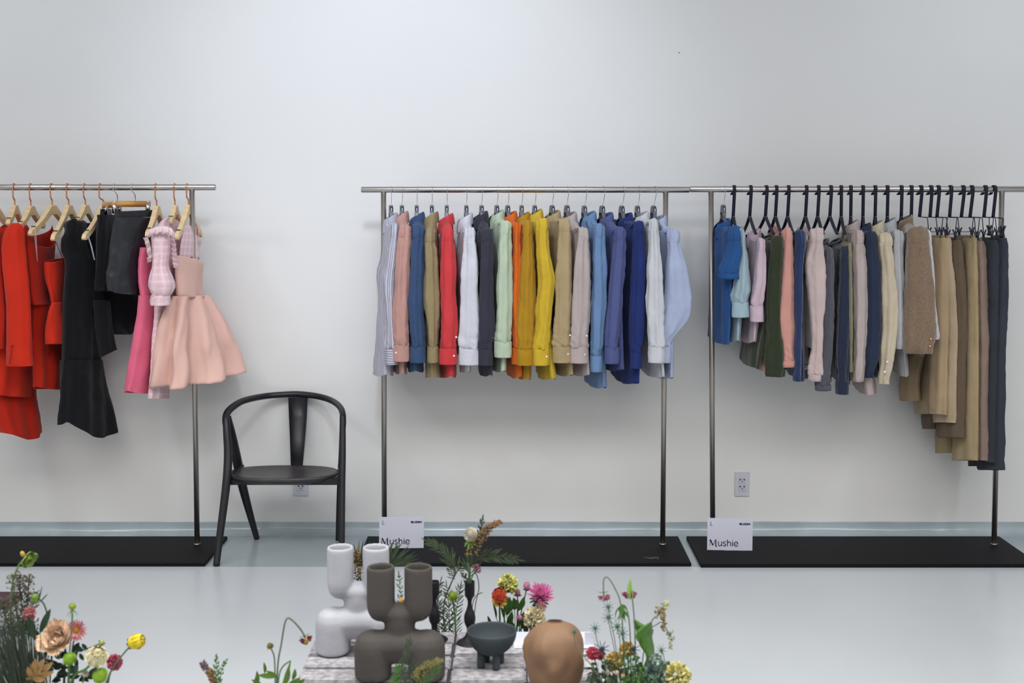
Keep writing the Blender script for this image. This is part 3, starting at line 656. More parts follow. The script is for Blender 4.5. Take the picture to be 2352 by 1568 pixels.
# strapless red
t = garm('dress', 'red strapless dress with a bell-shaped peplum, hung on ribbons', 'dress', (132, 600))
pxcloth('bodice', [(107, 154, 602, .03, -10), (107, 153, 612, .034, -10), (108, 152, 630, .034), (112, 150, 650, .03), (119, 147, 675, .022), (123, 147, 697, .02)], NR + .02, FR - .08, .03, m_red, t, seed=13, fold=.003, k=4, capT=False, solid=.002)
pxcloth('peplum', [(124, 147, 694, .02), (118, 149, 715, .03), (113, 151, 750, .04), (112, 154, 778, .045), (113, 155, 790, .046)], NR - .02, FR - .12, .03, m_red, t, seed=14, fold=.006, k=3, capT=False, solid=.0015)
pxcloth('skirt', [(118, 146, 700), (112, 150, 760), (110, 152, 830), (112, 154, 886)], NR + .1, FR, .04, m_red3, t, seed=15, fold=.008, k=4)
m_rib = mat('purple ribbon', '5A2468', rough=.5); m_ribp = mat('pale ribbon', 'E8C8C8', rough=.5)
mb = MB(); mb.tube([P(123, 543, YB - .19), P(136, 575, YB - .15), P(147, 600, YB - .1)], .0018, 6); mb.build('ribbon', m_rib, t)
mb = MB(); mb.tube([P(76, 522, YB - .18), P(80, 545, YB - .17), P(86, 601, YB - .15)], .0012, 6); mb.tube([P(80, 522, YB - .18), P(83, 548, YB - .17), P(86, 601, YB - .15)], .0012, 6)
tag(mb.build('ribbon_loop', m_ribp), 'pale pink ribbon loop hanging from a wooden hanger tip', 'ribbon')
# black dress
t = garm('dress', 'long black dress with an uneven pointed hem', 'dress', (196, 520))
pxcloth('body', [(170, 180, 502, .01), (164, 185, 512), (162, 188, 530), (151, 200, 548), (149, 212, 575), (157, 218, 602), (153, 222, 660), (151, 226, 750), (150, 224, 830)], NR, FR, .045, m_blk, t, seed=20, fold=.006, k=4)
pxcloth('skirt', [(150, 224, 826), (148, 232, 880), (146, 246, 930), (143, 261, 972)], NR, FR, .06, m_blk, t, seed=21, fold=.016, k=4, hem=lambda a: -.055 * max(0, -sin(a - .35)) - .01 * sin(3 * a), capT=False)
# black clip skirt + satin shorts + blouse
def clip_bar(hx, l, r, YL, YR, py, ph):
    a, b = P(l, py, YL), P(r, py - 5, YR); c = (a + b) / 2; D = (b - a).normalized(); Dh = V((D.x, D.y, 0)).normalized()
    t = thing('clip_hanger', c, ph, 'hanger'); M = frame(Dh, c); h = (b - a).length / 2
    mb = MB(); mb.box((-h, -.007, -.015), (h, .007, .012), M=M, bev=.003); mb.build('wooden_bar', m_woodd, t)
    zc, br = RB['a']; bb = V((P(hx, 430, YB).x, YB, zc)); rr = br + .002; pts = []
    for a_ in range(-50, 200, 18):
        q = math.radians(a_); pts.append(bb + V((0, cos(q) * rr, sin(q) * rr)))
    e = P(hx + 6, 466, YB); pts += [bb + V((0, -rr, -br)), P(hx + 5, 445, YB - .01), P(hx + 7, 455, YB), e]
    mb = MB(); mb.tube(catV(pts, 60), .0022, 8); mb.build('hook', m_chrome, t)
    for s in (-1, 1):
        mb = MB(); mb.box((s * h * .86 - .008, -.011, -.045), (s * h * .86 + .008, .011, .002), M=M, bev=.003); mb.tube([M @ V((s * h * .86, -.006, .012)), M @ V((s * h * .86, .006, -.012))], .004, 8); mb.build('clip', m_chrome, t)
    return t
clip_bar(263, 238, 276, YB - .13, YB + .1, 472, 'wooden clip hanger holding the narrow black skirt')
clip_bar(304, 256, 345, YB - .1, YB + .02, 470, 'orange wood clip hanger holding the black satin skirt')
t = garm('skirt', 'narrow black skirt clipped beside the satin one', 'skirt', (244, 485))
pxcloth('waistband', [(232, 254, 480), (231, 256, 494)], YB - .16, YB + .06, .014, m_sat, t, seed=30, fold=.001, capT=False, dens=3)
pxcloth('panel', [(231, 256, 493), (227, 262, 540), (225, 264, 600), (222, 262, 668)], YB - .17, YB + .06, .03, m_blk, t, seed=31, fold=.006, k=4, capT=False)
t = garm('skirt', 'black satin skirt with a draped front, clipped at the waist', 'skirt', (304, 490))
pxcloth('waistband', [(264, 350, 486, .014, -4), (262, 350, 500, .016, -2)], YB - .15, YB - .03, .014, m_sat, t, seed=32, fold=.001, capT=False, dens=3)
pxcloth('panel', [(262, 350, 499), (255, 347, 545), (250, 343, 600), (249, 337, 640), (252, 332, 667)], YB - .17, YB - .04, .04, m_sat, t, seed=33, fold=.008, k=3, wr=.006, capT=False, hem=lambda a: -.016 * abs(sin(a)))
t = garm('blouse', 'black blouse with a draped uneven hem behind the skirts', 'blouse', (238, 515))
pxcloth('body', [(200, 214, 512, .01), (196, 226, 530), (200, 236, 560), (212, 290, 640), (214, 330, 690), (212, 326, 725), (236, 312, 748), (268, 298, 768)], YB - .02, YB + .12, .03, m_blk, t, seed=34, fold=.004, k=3)
pxcloth('sleeve', [(216, 250, 690), (220, 254, 745), (224, 262, 785), (232, 266, 812)], YB - .1, YB - .02, .025, m_blk, t, seed=35, fold=.005, k=3, hem=lambda a: .02 * cos(a + .6))
mb = MB(); strap(mb, [P(201, 538, YB - .18), P(210, 566, YB - .18), P(217, 597, YB - .18)], .006, .0015, V((1, 0, 0))); mb.build('hanging_ribbon', mat('silver ribbon', '9AA4AC', rough=.4), t)
# pinks
t = garm('dress', 'hot pink sleeveless dress with a flared skirt', 'dress', (340, 560))
pxcloth('bodice', [(332, 346, 568), (326, 352, 590), (324, 352, 617), (325, 351, 650), (331, 350, 680)], NR, FR - .1, .03, m_hot, t, seed=40, fold=.002, k=3)
pxcloth('skirt', [(331, 350, 678), (322, 351, 740), (310, 350, 810), (300, 348, 860), (293, 346, 897)], NR, FR - .1, .04, m_hot, t, seed=41, fold=.006, k=3, capT=False, hem=lambda a: -.012 * abs(sin(a)))
t = garm('dress', 'pale pink checked dress with ruffled shoulder and puff sleeve', 'dress', (385, 510))
pxcloth('yoke', [(386, 398, 499, .01), (374, 408, 512), (368, 420, 540), (372, 418, 600), (366, 412, 690)], NR, FR, .03, m_gng, t, seed=43, fold=.003, k=4)
pxcloth('sleeve', [(352, 384, 532, .02), (350, 390, 548), (351, 389, 580), (350, 385, 610), (344, 396, 638, .05), (342, 402, 656, .052), (347, 396, 672, .045), (351, 388, 679, .034)], NR - .07, NR - .07, .038, m_gng, t, seed=44, fold=.004, k=5, lowwr=.01, grow=False)
pxcloth('cuff', [(349, 390, 677), (346, 392, 690), (347, 391, 701)], NR - .07, NR - .07, .036, m_gng, t, seed=45, fold=.001, capT=False, dens=3, solid=.0015)
pxcloth('skirt', [(362, 390, 690), (357, 387, 760), (352, 384, 840), (346, 384, 915)], NR, FR - .08, .03, m_gng, t, seed=46, fold=.005, k=4, capT=False)
def ruffle(name, path, out, wpx, m, parent, waves=9, amp=.01, Y=NR - .1):
    vs, fs, n = [], [], 90; pts = cat(path, n)
    for i, p in enumerate(pts):
        a = i / (n - 1); w = sin(a * waves * 2 * pi)
        for j in range(5):
            f = j / 4; q = P(p[0] + out[0] * wpx * f, p[1] + out[1] * wpx * f, Y)
            vs.append(q + V((w * amp * f * .4 * out[1], -(.5 + .5 * w) * amp * 2 * f, w * amp * f * .5)))
    for i in range(n - 1):
        for j in range(4): fs.append((i * 5 + j, i * 5 + j + 1, (i + 1) * 5 + j + 1, (i + 1) * 5 + j))
    mk(name, vs, fs, m, parent, solid=.001)
ruffle('ruffle', [(342, 528), (355, 522), (375, 519), (392, 523), (401, 534)], (-.1, 1), 16, m_gng, t, 5, .014, NR - .11)
ruffle('ruffle', [(388, 540), (392, 565), (394, 590), (398, 614)], (1, .1), 14, m_gng, t, 7, .012, NR - .04)
ruffle('ruffle', [(340, 545), (345, 560), (350, 585), (348, 600)], (-1, .2), 9, m_gng, t, 4, .01, NR - .04)
t = garm('dress', 'peach pink dress with a wide pleated skirt in front of the pole', 'dress', (432, 560))
pxcloth('lace_yoke', [(424, 442, 518, .01), (420, 450, 545), (414, 456, 590)], YB - .1, YB + .08, .02, m_gng, t, seed=48, fold=.003, k=5)
pxcloth('bodice', [(404, 462, 586, .03, 16), (404, 463, 600, .034, 8), (406, 461, 630), (410, 460, 660), (411, 466, 683)], YB - .16, YB + .1, .035, m_pch, t, seed=49, fold=.003, k=3, capT=False, solid=.0015)
pxcloth('skirt', [(409, 467, 680, .04, -4), (398, 478, 705, .06, -8), (386, 500, 760, .09, -22), (376, 518, 820, .11, -34), (366, 537, 890, .13, -44)], YB - .18, YB + .16, .05, m_pch, t, seed=52, n=200, fold=.05, k=7, harm=.12, wr=.003, capT=False, solid=.0015, sharp=.5, hem=lambda a: -.004 * abs(sin(a)))
for (x, y0) in ((449, 582), (456, 584)):
    mb = MB(); strap(mb, [P(x + 1, 520, YB), P(x, 560, YB + .05), P(x, y0 + 24, YB + .08)], .004, .001, V((1, 0, 0))); mb.build('shoulder_strap', m_pch, t)
# ---------------------------------------------------------------- chair
m_ch = mat('black stained ash', '14151B', rough=.42, var=.3, vscale=18, stretch=(1, 1, .3), bump=.12, bscale=90, spec=.45)
t = thing('armchair', G(640, 1270), 'black wooden armchair with a round hoop back, beside the left rack', 'chair')
FLb, BLb, FRb, BRb = G(497, 1300), G(590, 1238), G(784, 1297), G(776, 1241)
yf, yb_ = FLb.y, BLb.y
def leg(pts, rs, fl=1.): mb = MB(); mb.tube(catV(pts, 40), [x[0] for x in cat([(r, 0) for r in rs], 40)], 20, flat=fl); return mb.build('leg', m_ch, t)
z1 = V((0, 0, .003))
leg([FLb + z1, P(505, 1230, yf + .04), P(520, 1110, yf + .1), P(524, 1045, yf + .14), P(521, 990, yf + .17), P(520, 962, yf + .195), P(525, 946, yf + .225)], [.0145, .016, .0185, .019, .017, .015, .008])
leg([BLb + z1, P(574, 1180, yb_ - .03), P(556, 1112, yb_ - .07), P(544, 1055, yb_ - .11), P(533, 1000, yb_ - .15), P(524, 958, yb_ - .2)], [.013, .0165, .021, .022, .019, .014])
leg([FRb + z1, P(785, 1230, yf + .04), P(786, 1110, yf + .1), P(787, 1040, yf + .14), P(787, 955, yf + .19)], [.0135, .014, .0145, .0145, .0135])
leg([BRb + z1, P(778, 1180, yb_ - .03), P(781, 1110, yb_ - .08), P(785, 1040, yb_ - .12), P(787, 960, yb_ - .19)], [.011, .0125, .014, .0145, .013])
mb = MB(); pts = [P(522, 990, yf + .17), P(519, 968, yf + .19), P(521, 950, yf + .22), P(534, 935, yf + .27), P(560, 920, yf + .35), (P(605, 910, yb_ + .03)), P(650, 906, yb_ + .07), P(688, 905, yb_ + .08), P(730, 910, yb_ + .05), P(762, 920, yb_ - .02), P(782, 936, yf + .28), P(788, 958, yf + .2), P(787, 990, yf + .17)]
mb.tube(catV(pts, 110), [x[0] for x in cat([(r, 0) for r in (.014, .0165, .0165, .016, .015, .0145, .0145, .0145, .0145, .0145, .014, .0138, .0135)], 110)], 20); mb.build('back_rail', m_ch, t)
vs = []; yk, ykk = yb_ + .06, yb_ - .06
for (l, r, y, Y) in ((662, 706, 913, yk), (664, 704, 960, yk - .02), (666, 700, 1010, yk - .06), (668, 694, 1075, ykk)):
    a, b = P(l, y, Y), P(r, y, Y); vs += [a, (a + b) / 2 + V((0, .006, 0)), b]
fs = [(i * 3 + j, i * 3 + j + 1, i * 3 + 4 + j, i * 3 + 3 + j) for i in range(3) for j in range(2)]
mk('back_splat', vs, fs, m_ch, t, solid=.014)
zs = .372; a1, a2 = G(524, 1083, zs), G(778, 1083, zs); yS, yN = G(650, 1068, zs).y, G(650, 1100, zs).y
c = V(((a1.x + a2.x) / 2, (yS + yN) / 2, 0)); hx, hy = (a2.x - a1.x) / 2, (yS - yN) / 2
vs, fs = [], []; n = 56; lev = [(.02, -.012), (.5, -.010), (.85, -.003), (.965, .001), (1., -.003), (1., -.010), (.95, -.022), (.8, -.032), (.4, -.036), (.02, -.036)]
for (f, dz) in lev:
    for i in range(n):
        q = 2 * pi * i / n; ex = .75 if sin(q) > 0 else .95
        vs.append(V((c.x + hx * f * math.copysign(abs(cos(q)) ** .85, cos(q)), c.y + hy * f * math.copysign(abs(sin(q)) ** ex, sin(q)), zs + dz)))
for j in range(len(lev) - 1):
    for i in range(n): fs.append((j * n + i, (j + 1) * n + i, (j + 1) * n + (i + 1) % n, j * n + (i + 1) % n))
fs += [tuple(range(n)), tuple((len(lev) - 1) * n + i for i in range(n))[::-1]]
mk('seat', vs, fs, mat('worn black seat', '332F31', rough=.36, var=.3, vscale=16, bump=.1, bscale=60), t)
def beam(a, b, h, th):
    d = (b - a); Dh = V((d.x, d.y, 0)).normalized(); mb = MB(); mb.box((0, -th / 2, -h / 2), (d.length, th / 2, h / 2), M=frame(Dh, a), bev=.003); mb.build('seat_rail', m_ch, t, smooth=False)
beam(P(524, 1105, yf + .13), P(786, 1105, yf + .13), .03, .02)
beam(P(556, 1103, yb_ - .08), P(781, 1103, yb_ - .08), .036, .02)
beam(P(523, 1103, yf + .1), P(556, 1103, yb_ - .08), .034, .02); beam(P(786, 1103, yf + .1), P(781, 1103, yb_ - .08), .034, .02)
# ---------------------------------------------------------------- sign cards
m_card = mat('white card', 'C9CAD8', rough=.6); m_ink = mat('navy ink', '0B0B3A', rough=.6)
GL = dict(word=[([(428, 1082), (428, 1165)], 5), ([(421, 1080), (434, 1081)], 5), ([(433, 1083), (469, 1162)], 13), ([(469, 1162), (503, 1084)], 5), ([(508, 1080), (508, 1148), (512, 1172), (524, 1178)], 11),
    ([(545, 1108), (545, 1145), (555, 1164), (572, 1165), (588, 1150)], 8), ([(591, 1106), (591, 1168)], 8), ([(538, 1107), (550, 1107)], 4), ([(583, 1107), (592, 1107)], 4),
    ([(648, 1114), (634, 1106), (618, 1110), (613, 1122), (628, 1136), (646, 1149), (642, 1162), (626, 1168), (609, 1160)], 8),
    ([(671, 1079), (671, 1168)], 9), ([(661, 1080), (672, 1080)], 4), ([(673, 1124), (690, 1108), (707, 1112), (714, 1130), (714, 1168)], 8), ([(742, 1108), (742, 1168)], 9), ([(735, 1108), (743, 1108)], 4), ([(738, 1090), (746, 1090)], 11),
    ([(767, 1138), (816, 1136)], 5), ([(816, 1137), (811, 1115), (792, 1105), (773, 1116), (765, 1138), (773, 1159), (794, 1168), (819, 1157)], 8)],
    initial=[([(438, 828), (431, 884)], 5), ([(430, 884), (463, 884)], 4)],
    heading=[([(840, 841), (840, 867)], 8), ([(840, 843), (854, 844), (856, 850), (843, 854)], 6), ([(843, 854), (858, 857), (857, 864), (840, 865)], 6), ([(868, 840), (868, 868)], 8), ([(868, 865), (884, 865)], 6),
    ([(902, 842), (892, 847), (892, 861), (902, 866), (912, 861), (912, 847), (902, 842)], 7), ([(932, 842), (922, 847), (922, 861), (932, 866), (942, 861), (942, 847), (932, 842)], 7),
    ([(953, 868), (953, 841)], 7), ([(953, 841), (966, 862)], 7), ([(966, 862), (980, 841)], 7), ([(981, 841), (981, 868)], 7)])
def sign(x0, y0, x1, y1, Y, ph, dz=0):
    a, b, c, d = P(x0, y0, Y), P(x1, y0 + dz, Y), P(x1 - 1, y1 + dz, Y), P(x0 - 1, y1, Y)
    cc = (c + d) / 2; t = thing('sign_card', cc, ph, 'sign')
    th = V((0, .0012, 0)); vs = [a, b, c, d, a + th, b + th, c + th, d + th]
    mk('card', vs, [(0, 1, 2, 3)[::-1], (4, 5, 6, 7), (0, 4, 5, 1)[::-1], (1, 5, 6, 2)[::-1], (2, 6, 7, 3)[::-1], (3, 7, 4, 0)[::-1]], m_card, t, smooth=False)
    ul = (x0, y0)
    for nm in ('word', 'initial', 'heading'):
        mb = MB(); k = 0
        for pts, w in GL[nm]:
            if len(pts) > 2: pts = cat(pts, 5 * len(pts))
            q = []
            for (u, v) in pts:   # crop px -> card px
                fx_, fy = (u - 388) / 632, (v - 778) / 450
                top = a.lerp(b, fx_); bot = d.lerp(c, fx_); q.append(top.lerp(bot, fy) + V((0, -.0006 - k * .00004, 0)))
            k += 1; ww = w * 1.3 / 6.03 * Y / F; vs2, f2 = [], []
            for i, p in enumerate(q):
                tt = (q[min(i + 1, len(q) - 1)] - q[max(i - 1, 0)]); tt.y = 0; tt.normalize(); nn = V((-tt.z, 0, tt.x)) * (ww / 2)
                vs2 += [p + nn, p - nn]
            for i in range(len(q) - 1): f2.append((i * 2, i * 2 + 1, i * 2 + 3, i * 2 + 2))
            mb.add(vs2, f2)
        mb.build('lettering', m_ink, t, smooth=False)
    mb = MB(); mb.box(((c.x + d.x) / 2 - .02, Y + .001, min(c.z, d.z)), ((c.x + d.x) / 2 + .02, Y + .03, min(c.z, d.z) + .001)); mb.box(((c.x + d.x) / 2 - .02, Y + .001, min(c.z, d.z)), ((c.x + d.x) / 2 + .02, Y + .002, min(c.z, d.z) + .06)); mb.build('easel_back', m_card, t, smooth=False)
Ys = G(922, 1260, .016).y; sign(871.5, 1187, 974, 1259, Ys, 'white name card standing on the middle rack base', -1)
Ys = G(1676, 1264, .016).y; sign(1625, 1189, 1729, 1262.5, Ys, 'white name card standing on the right rack base', 2)
# ---------------------------------------------------------------- foreground brick bench and ceramics
BZ = .40
m_brick = mat('whitewashed brick', 'AFADAF', rough=.95, bump=1., bscale=60, col2='858389', c2scale=55, c2w=1.)
bY0, bY1 = 2.72, G(900, 1450, BZ).y
bX0, bX1 = G(694, 1530, BZ).x, G(1378, 1530, BZ).x
mb = MB(); r5 = random.Random(5); bw, bl, bh = .0905, .1935, .062; lay = int(BZ / .066)
for L_ in range(6):
    z1_ = BZ - L_ * .0665; z0 = z1_ - .063
    if L_ == 5: z0 = 0
    y = bY1; row = 0
    while y > bY0:
        off = 0 if L_ % 2 == 0 else -bl / 2
        x = bX0 + off; 
        while x < bX1 - .01:
            a, b = max(x, bX0), min(x + bl - .006, bX1)
            if b - a > .03 and (L_ == 0 or y > bY1 - .1 or y < bY0 + .1 or a < bX0 + .1 or b > bX1 - .1):
                j = lambda s: r5.uniform(-s, s)
                mb.box((a + j(.0015), y - bw + .009 + j(.001), z0), (b + j(.0015), y + j(.001), z1_ - (abs(j(.002)) if L_ == 0 else 0)), bev=.004)
            x += bl
        y -= bw; row += 1
BE = tag(mb.build('brick_bench', m_brick, smooth=False), 'low bench of whitewashed bricks carrying the ceramics', 'bench')
mb = MB(); mb.box((bX0 + .01, bY0 + .08, 0), (bX1 - .01, bY1 - .003, BZ - .005)); mb.build('mortar_core', mat('dark mortar', '37353A', rough=1.), BE, smooth=False)
# low ledge hidden behind the bench that carries the rear flowers
mb = MB(); mb.box((bX0 + .05, bY1 + .01, 0), (bX1 + .02, bY1 + .22, .28), bev=.004); tag(mb.build('flower_plinth', m_brick, smooth=False), 'low plinth behind the brick bench under the rear flowers', 'plinth')
def clay(name, col, **k): return mat(name, col, **dict(dict(rough=.85, var=.05, vscale=20, bump=.35, bscale=160, spec=.3), **k))
def double_vase(cx, Y, sc, mm, label):
    zt = BZ; c = P(cx, 1500, Y); c.z = zt
    t = thing('double_neck_vase', (c.x, Y, zt), label, 'vase', 'sculptural double-necked vases')
    mb = MB(); S = sc
    def pt(x, z, y=0): return V((c.x + x * S, Y + y * S, zt + z * S))
    # two stout legs joined in an arch
    for s in (-1, 1):
        mb.lathe(pt(s * .0685, 0), [(r * S, z * S) for r, z in ((.03, 0), (.043, .001), (.0465, .006), (.0475, .04), (.0475, .075), (.046, .092), (.039, .108), (.026, .118), (.008, .122))], n=36)
    arch = [pt(-.0685, .06), pt(-.058, .078), pt(-.03, .086), pt(0, .088), pt(.03, .086), pt(.058, .078), pt(.0685, .06)]
    mb.tube(catV(arch, 30), [.040 * S] * 30, 28)
    mb.tube(catV([pt(-.06, .06), pt(-.03, .072), pt(0, .074), pt(.03, .072), pt(.06, .06)], 30), [.036 * S] * 30, 28)
    # neck
    mb.lathe(pt(0, 0), [(r * S, z * S) for r, z in cat([(.034, .075), (.036, .105), (.0375, .13), (.038, .15), (.035, .168), (.025, .183), (.012, .193), (.001, .196)], 30)], n=36, fx=lambda p, q: V((p.x * 1.04, p.y * (.78 if p.z > .1 else .9), p.z))); mb.sphere(pt(0, .166), .03 * S, 24, (2.0, .98, .85))
    # cups with rounded bottoms, hollowed from above
    for s in (-1, 1):
        prof = [(.001, .148), (.014, .150), (.0255, .158), (.033, .172), (.0358, .19), (.0358, .285), (.035, .2895), (.0325, .2905), (.029, .2895), (.0278, .286), (.0278, .20), (.022, .19), (.001, .188)]
        mb.lathe(pt(s * .0478, 0), [(r * S, z * S) for r, z in prof], n=44)
    mb.tube(catV([pt(-.045, .165), pt(-.02, .166), pt(0, .170), pt(.02, .166), pt(.045, .165)], 16), [.020 * S] * 16, 24)
    o = mb.build('body', mm, t)
    rm = o.modifiers.new('remesh', 'REMESH'); rm.mode = 'VOXEL'; rm.voxel_size = .0026; rm.use_smooth_shade = True
    sm = o.modifiers.new('smooth', 'SMOOTH'); sm.factor = .6; sm.iterations = 22
    for s in (-1, 1):
        mb = MB(); mb.lathe(pt(s * .0478, 0), [(r * S, z * S) for r, z in ((.0275, .27), (.0275, .205), (.001, .204))], n=30, capt=False, capb=False)
        mb.build('cup_interior', mat(mm.name + ' inside', 'B9BAC6' if 'white' in mm.name else '2E2B29', rough=.9), t)
    return t
m_vw = clay('white matte ceramic', 'ACADB5'); m_vg = clay('dark grey ceramic', '4A4643', var=.07, vscale=30)
double_vase(824, 3.235, .985, m_vw, 'white double-necked sculptural vase standing left on the brick bench')
double_vase(918.5, 3.06, .985, m_vg, 'dark grey double-necked sculptural vase in front of the white one')
# footed bowl
m_bowl = clay('slate blue ceramic', '3E464B', var=.05)
Yb = G(1123, 1528, BZ).y; c = P(1129.5, 1500, Yb); zr = P(1129, 1447, Yb).z; hb = zr - BZ; rb = 58.5 * Yb / F
t = thing('footed_bowl', (c.x, Yb, BZ), 'dark slate bowl standing on stubby round legs', 'bowl')
mb = MB(); f0 = hb * .40; prof = []
for i in range(15):
    a = pi / 2 * i / 14; prof.append((max(.0005, rb * sin(a) ** .9), f0 - .008 + (hb - f0 + .008) * (1 - cos(a)) ** .95))
prof += [(rb * .985, hb + .0015), (rb * .955, hb), (rb * .945, hb - .004)]
for i in range(12):
    a = pi / 2 * (1 - (i + 1) / 12); prof.append((max(.0005, rb * .93 * sin(a) ** .9), f0 + (hb - f0 - .002) * (1 - cos(a))))
mb.lathe((c.x, Yb, BZ), prof, n=56); mb.build('bowl', m_bowl, t)
for (dx, dy) in ((-25, -.012), (11, -.026), (20, .02), (-14, .028)):
    x = c.x + dx * Yb / F * 1.0
    mb = MB(); mb.lathe((x, Yb + dy, BZ), [(.0075, 0), (.0095, .001), (.0098, .004), (.0098, f0 + .012)], n=22); mb.build('leg', m_bowl, t)
# candle holders
m_iron = clay('black iron', '121218', rough=.55, bump=.15)
def candle(cx, ytop, ybase, Y, label):
    c = P(cx, ybase, Y); zt = P(cx, ytop, Y).z; H = zt - BZ; u = Y / F
    t = thing('candle_holder', (c.x, Y, BZ), label, 'candle holder', 'black candle holders on the bench')
    pr = [(31, 0), (31.5, .006), (27, .03), (19, .06), (13, .10), (9, .15), (7, .20), (8, .26), (12, .32), (13.5, .40), (12, .47), (7.5, .55), (5, .62), (5, .68), (8, .735), (11, .76), (11.7, .80), (11.7, .99), (11, 1.0), (9.3, 1.0), (9, .985), (9, .86), (.2, .86)]
    mb = MB(); mb.lathe((c.x, Y, BZ), [(r * u, z * H) for r, z in cat(pr[:18], 60)] + [(r * u, z * H) for r, z in pr[18:]], n=32); mb.build('stem', m_iron, t); return t, c.x, zt
Yc1 = G(1078, 1476, BZ).y
candle(1079, 1334, 1476, Yc1, 'black turned candle holder left of the slate bowl, holding a seed head')
Yc2 = G(1000, 1468, BZ).y
candle(998, 1334, 1468, Yc2, 'black turned candle holder half hidden behind the grey vase')
# lumpy terracotta pot
m_ter = clay('tan clay', '7F624B', rough=.62, bump=.2, bscale=120, spec=.35); Yt = 3.0
c = P(1274.5, 1500, Yt); zt = P(1274, 1428, Yt).z - BZ; R = 70.5 * Yt / F
def lump(p, q):
    h = p.z / zt; r = V((p.x, p.y, 0)).length
    w = math.sin(pi * min(1, max(0, h))) ** .5; k = 1 + w * (.17 * (1 - abs(sin(q * 2.5 + .6 + h * 1.6))) ** 1.5 - .07 + .09 * noise.noise((cos(q) * 2, sin(q) * 2, h * 3.5))) + .07 * noise.noise((cos(q) * 1.2 + 4, sin(q) * 1.2, h * 2.2))
    if r < R * .3 and h > .85: k = 1
    sq = 1.0
    return V((p.x * k, p.y * k * sq, p.z))
pr = [(.58, 0), (.68, .01), (.80, .10), (.88, .20), (.95, .33), (1.0, .46), (1.0, .58), (.95, .70), (.84, .82), (.66, .91), (.46, .965), (.30, .99), (.24, 1.0)]
t = thing('clay_pot', (c.x, Yt, BZ), 'round tan clay pot with a narrow slot mouth and lumpy sides', 'pot')
mb = MB(); mb.lathe((c.x, Yt, BZ), [(r * R, z * zt) for r, z in cat(pr, 50)], n=72, fx=lump, capt=True); mb.build('body', m_ter, t)
mb = MB(); zz = BZ + zt
def slot(p, q): return V((p.x * 1.0, p.y * .6, p.z))
mb.lathe((c.x, Yt, zz - .0005), [(.0195, -.004), (.0195, .0022), (.0180, .0034)], n=36, fx=slot, capb=False, capt=False); mb.build('lip', m_ter, t)
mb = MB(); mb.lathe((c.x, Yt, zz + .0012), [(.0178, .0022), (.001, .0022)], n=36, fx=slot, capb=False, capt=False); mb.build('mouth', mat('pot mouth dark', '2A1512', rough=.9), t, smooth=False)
# printed sheet lying on the bench
ya, yb2 = G(1260, 1451, BZ).y, G(1260, 1489, BZ).y; xa, xb2 = G(1180, 1470, BZ).x, G(1362, 1470, BZ).x
t = thing('paper_card', ((xa + xb2) / 2, (ya + yb2) / 2, BZ), 'white paper card lying on the bench between bowl and clay pot', 'card')
mb = MB(); mb.box((xa, yb2, BZ + .0005), (xb2, ya - .002, BZ + .0015)); mb.build('sheet', m_card, t, smooth=False)
mb = MB()
for x in (1188, 1192, 1196, 1202, 1206):
    a = G(x, 1483, BZ + .0017); mb.box((a.x, a.y, a.z), (a.x + .0028, a.y + .0015, a.z + .0001))
mb.build('lettering', m_ink, t, smooth=False)
mb = MB(); a, b = P(1343, 1452, G(1350, 1482, BZ).y), P(1363, 1482, G(1350, 1482, BZ).y)
mb.box((a.x, a.y, BZ), (b.x, a.y + .0012, a.z)); tag(mb.build('small_card', m_card, smooth=False), 'small white card standing right of the clay pot', 'card')
# dark burgundy box on the floor at the left
m_bur = mat('burgundy board', '4A2F3C', rough=.6); a = G(21, 1400); 
mb = MB(); mb.box((a.x - .5, a.y, 0), (a.x, G(21, 1358, .03).y, .03), bev=.002); tag(mb.build('low_box', m_bur, smooth=False), 'flat burgundy box on the floor at the left edge behind the flowers', 'box')
# ---------------------------------------------------------------- flowers
rf = random.Random(11)
def pl(name, col, **k): return mat(name, adj(col, .9, .12), **dict(dict(rough=.6, var=.18, vscale=60, sheen=.1, spec=.3), **k))
m_st = pl('stem green', '5E8A45'); m_stg = pl('stem grey green', '5F7358'); m_std = pl('stem dark green', '33502F'); m_stb = pl('stem brown', '5A4A3C')
m_lf = pl('leaf green', '4C7F2C'); m_lfd = pl('leaf dark green', '28482A'); m_lfb = pl('leaf bright green', '6C9A2C'); m_fern = pl('fern green', '46583A'); m_olive = pl('olive seed', '6B6A3C'); m_grass = pl('grey grass', '3A4836')
def onb(d):
    d = V(d).normalized(); a = d.orthogonal().normalized(); b = d.cross(a); return a, b, d
def stem(pts, Y, r, m, parent, name='stem', dy=None):
    n = len(pts); ys = dy or [Y] * n
    mb = MB(); mb.tube(catV([P(p[0], p[1], ys[i]) for i, p in enumerate(pts)], 8 * n), r, 6); return mb.build(name, m, parent)
def petal(mb, o, dirv, nrm, L_, W_, curl=.3, cup=.2, tip=.5, nu=5, nv=5, ruf=0., ph=0.):
    """petal growing from o along dirv, face normal nrm; curl bends it towards nrm"""
    d = dirv.normalized(); n = (nrm - d * nrm.dot(d)).normalized(); s = d.cross(n); vs, fs = [], []
    for i in range(nu + 1):
        f = i / nu; w = W_ * (sin(pi * min(1, (f * .86 + .09))) ** tip)
        ang = curl * f; c = o + d * (L_ * f * cos(ang * .6)) + n * (L_ * f * sin(ang))
        for j in range(nv + 1):
            g = (j / nv - .5) * 2
            p = c + s * (w * g) + n * (cup * w * g * g)
            if ruf: p += n * (ruf * f * sin(j * 2.6 + ph)) + d * (ruf * .6 * f * cos(j * 3.3 + ph))
            vs.append(p)
    for i in range(nu):
        for j in range(nv): fs.append((i * (nv + 1) + j, i * (nv + 1) + j + 1, (i + 1) * (nv + 1) + j + 1, (i + 1) * (nv + 1) + j))
    mb.add(vs, fs)
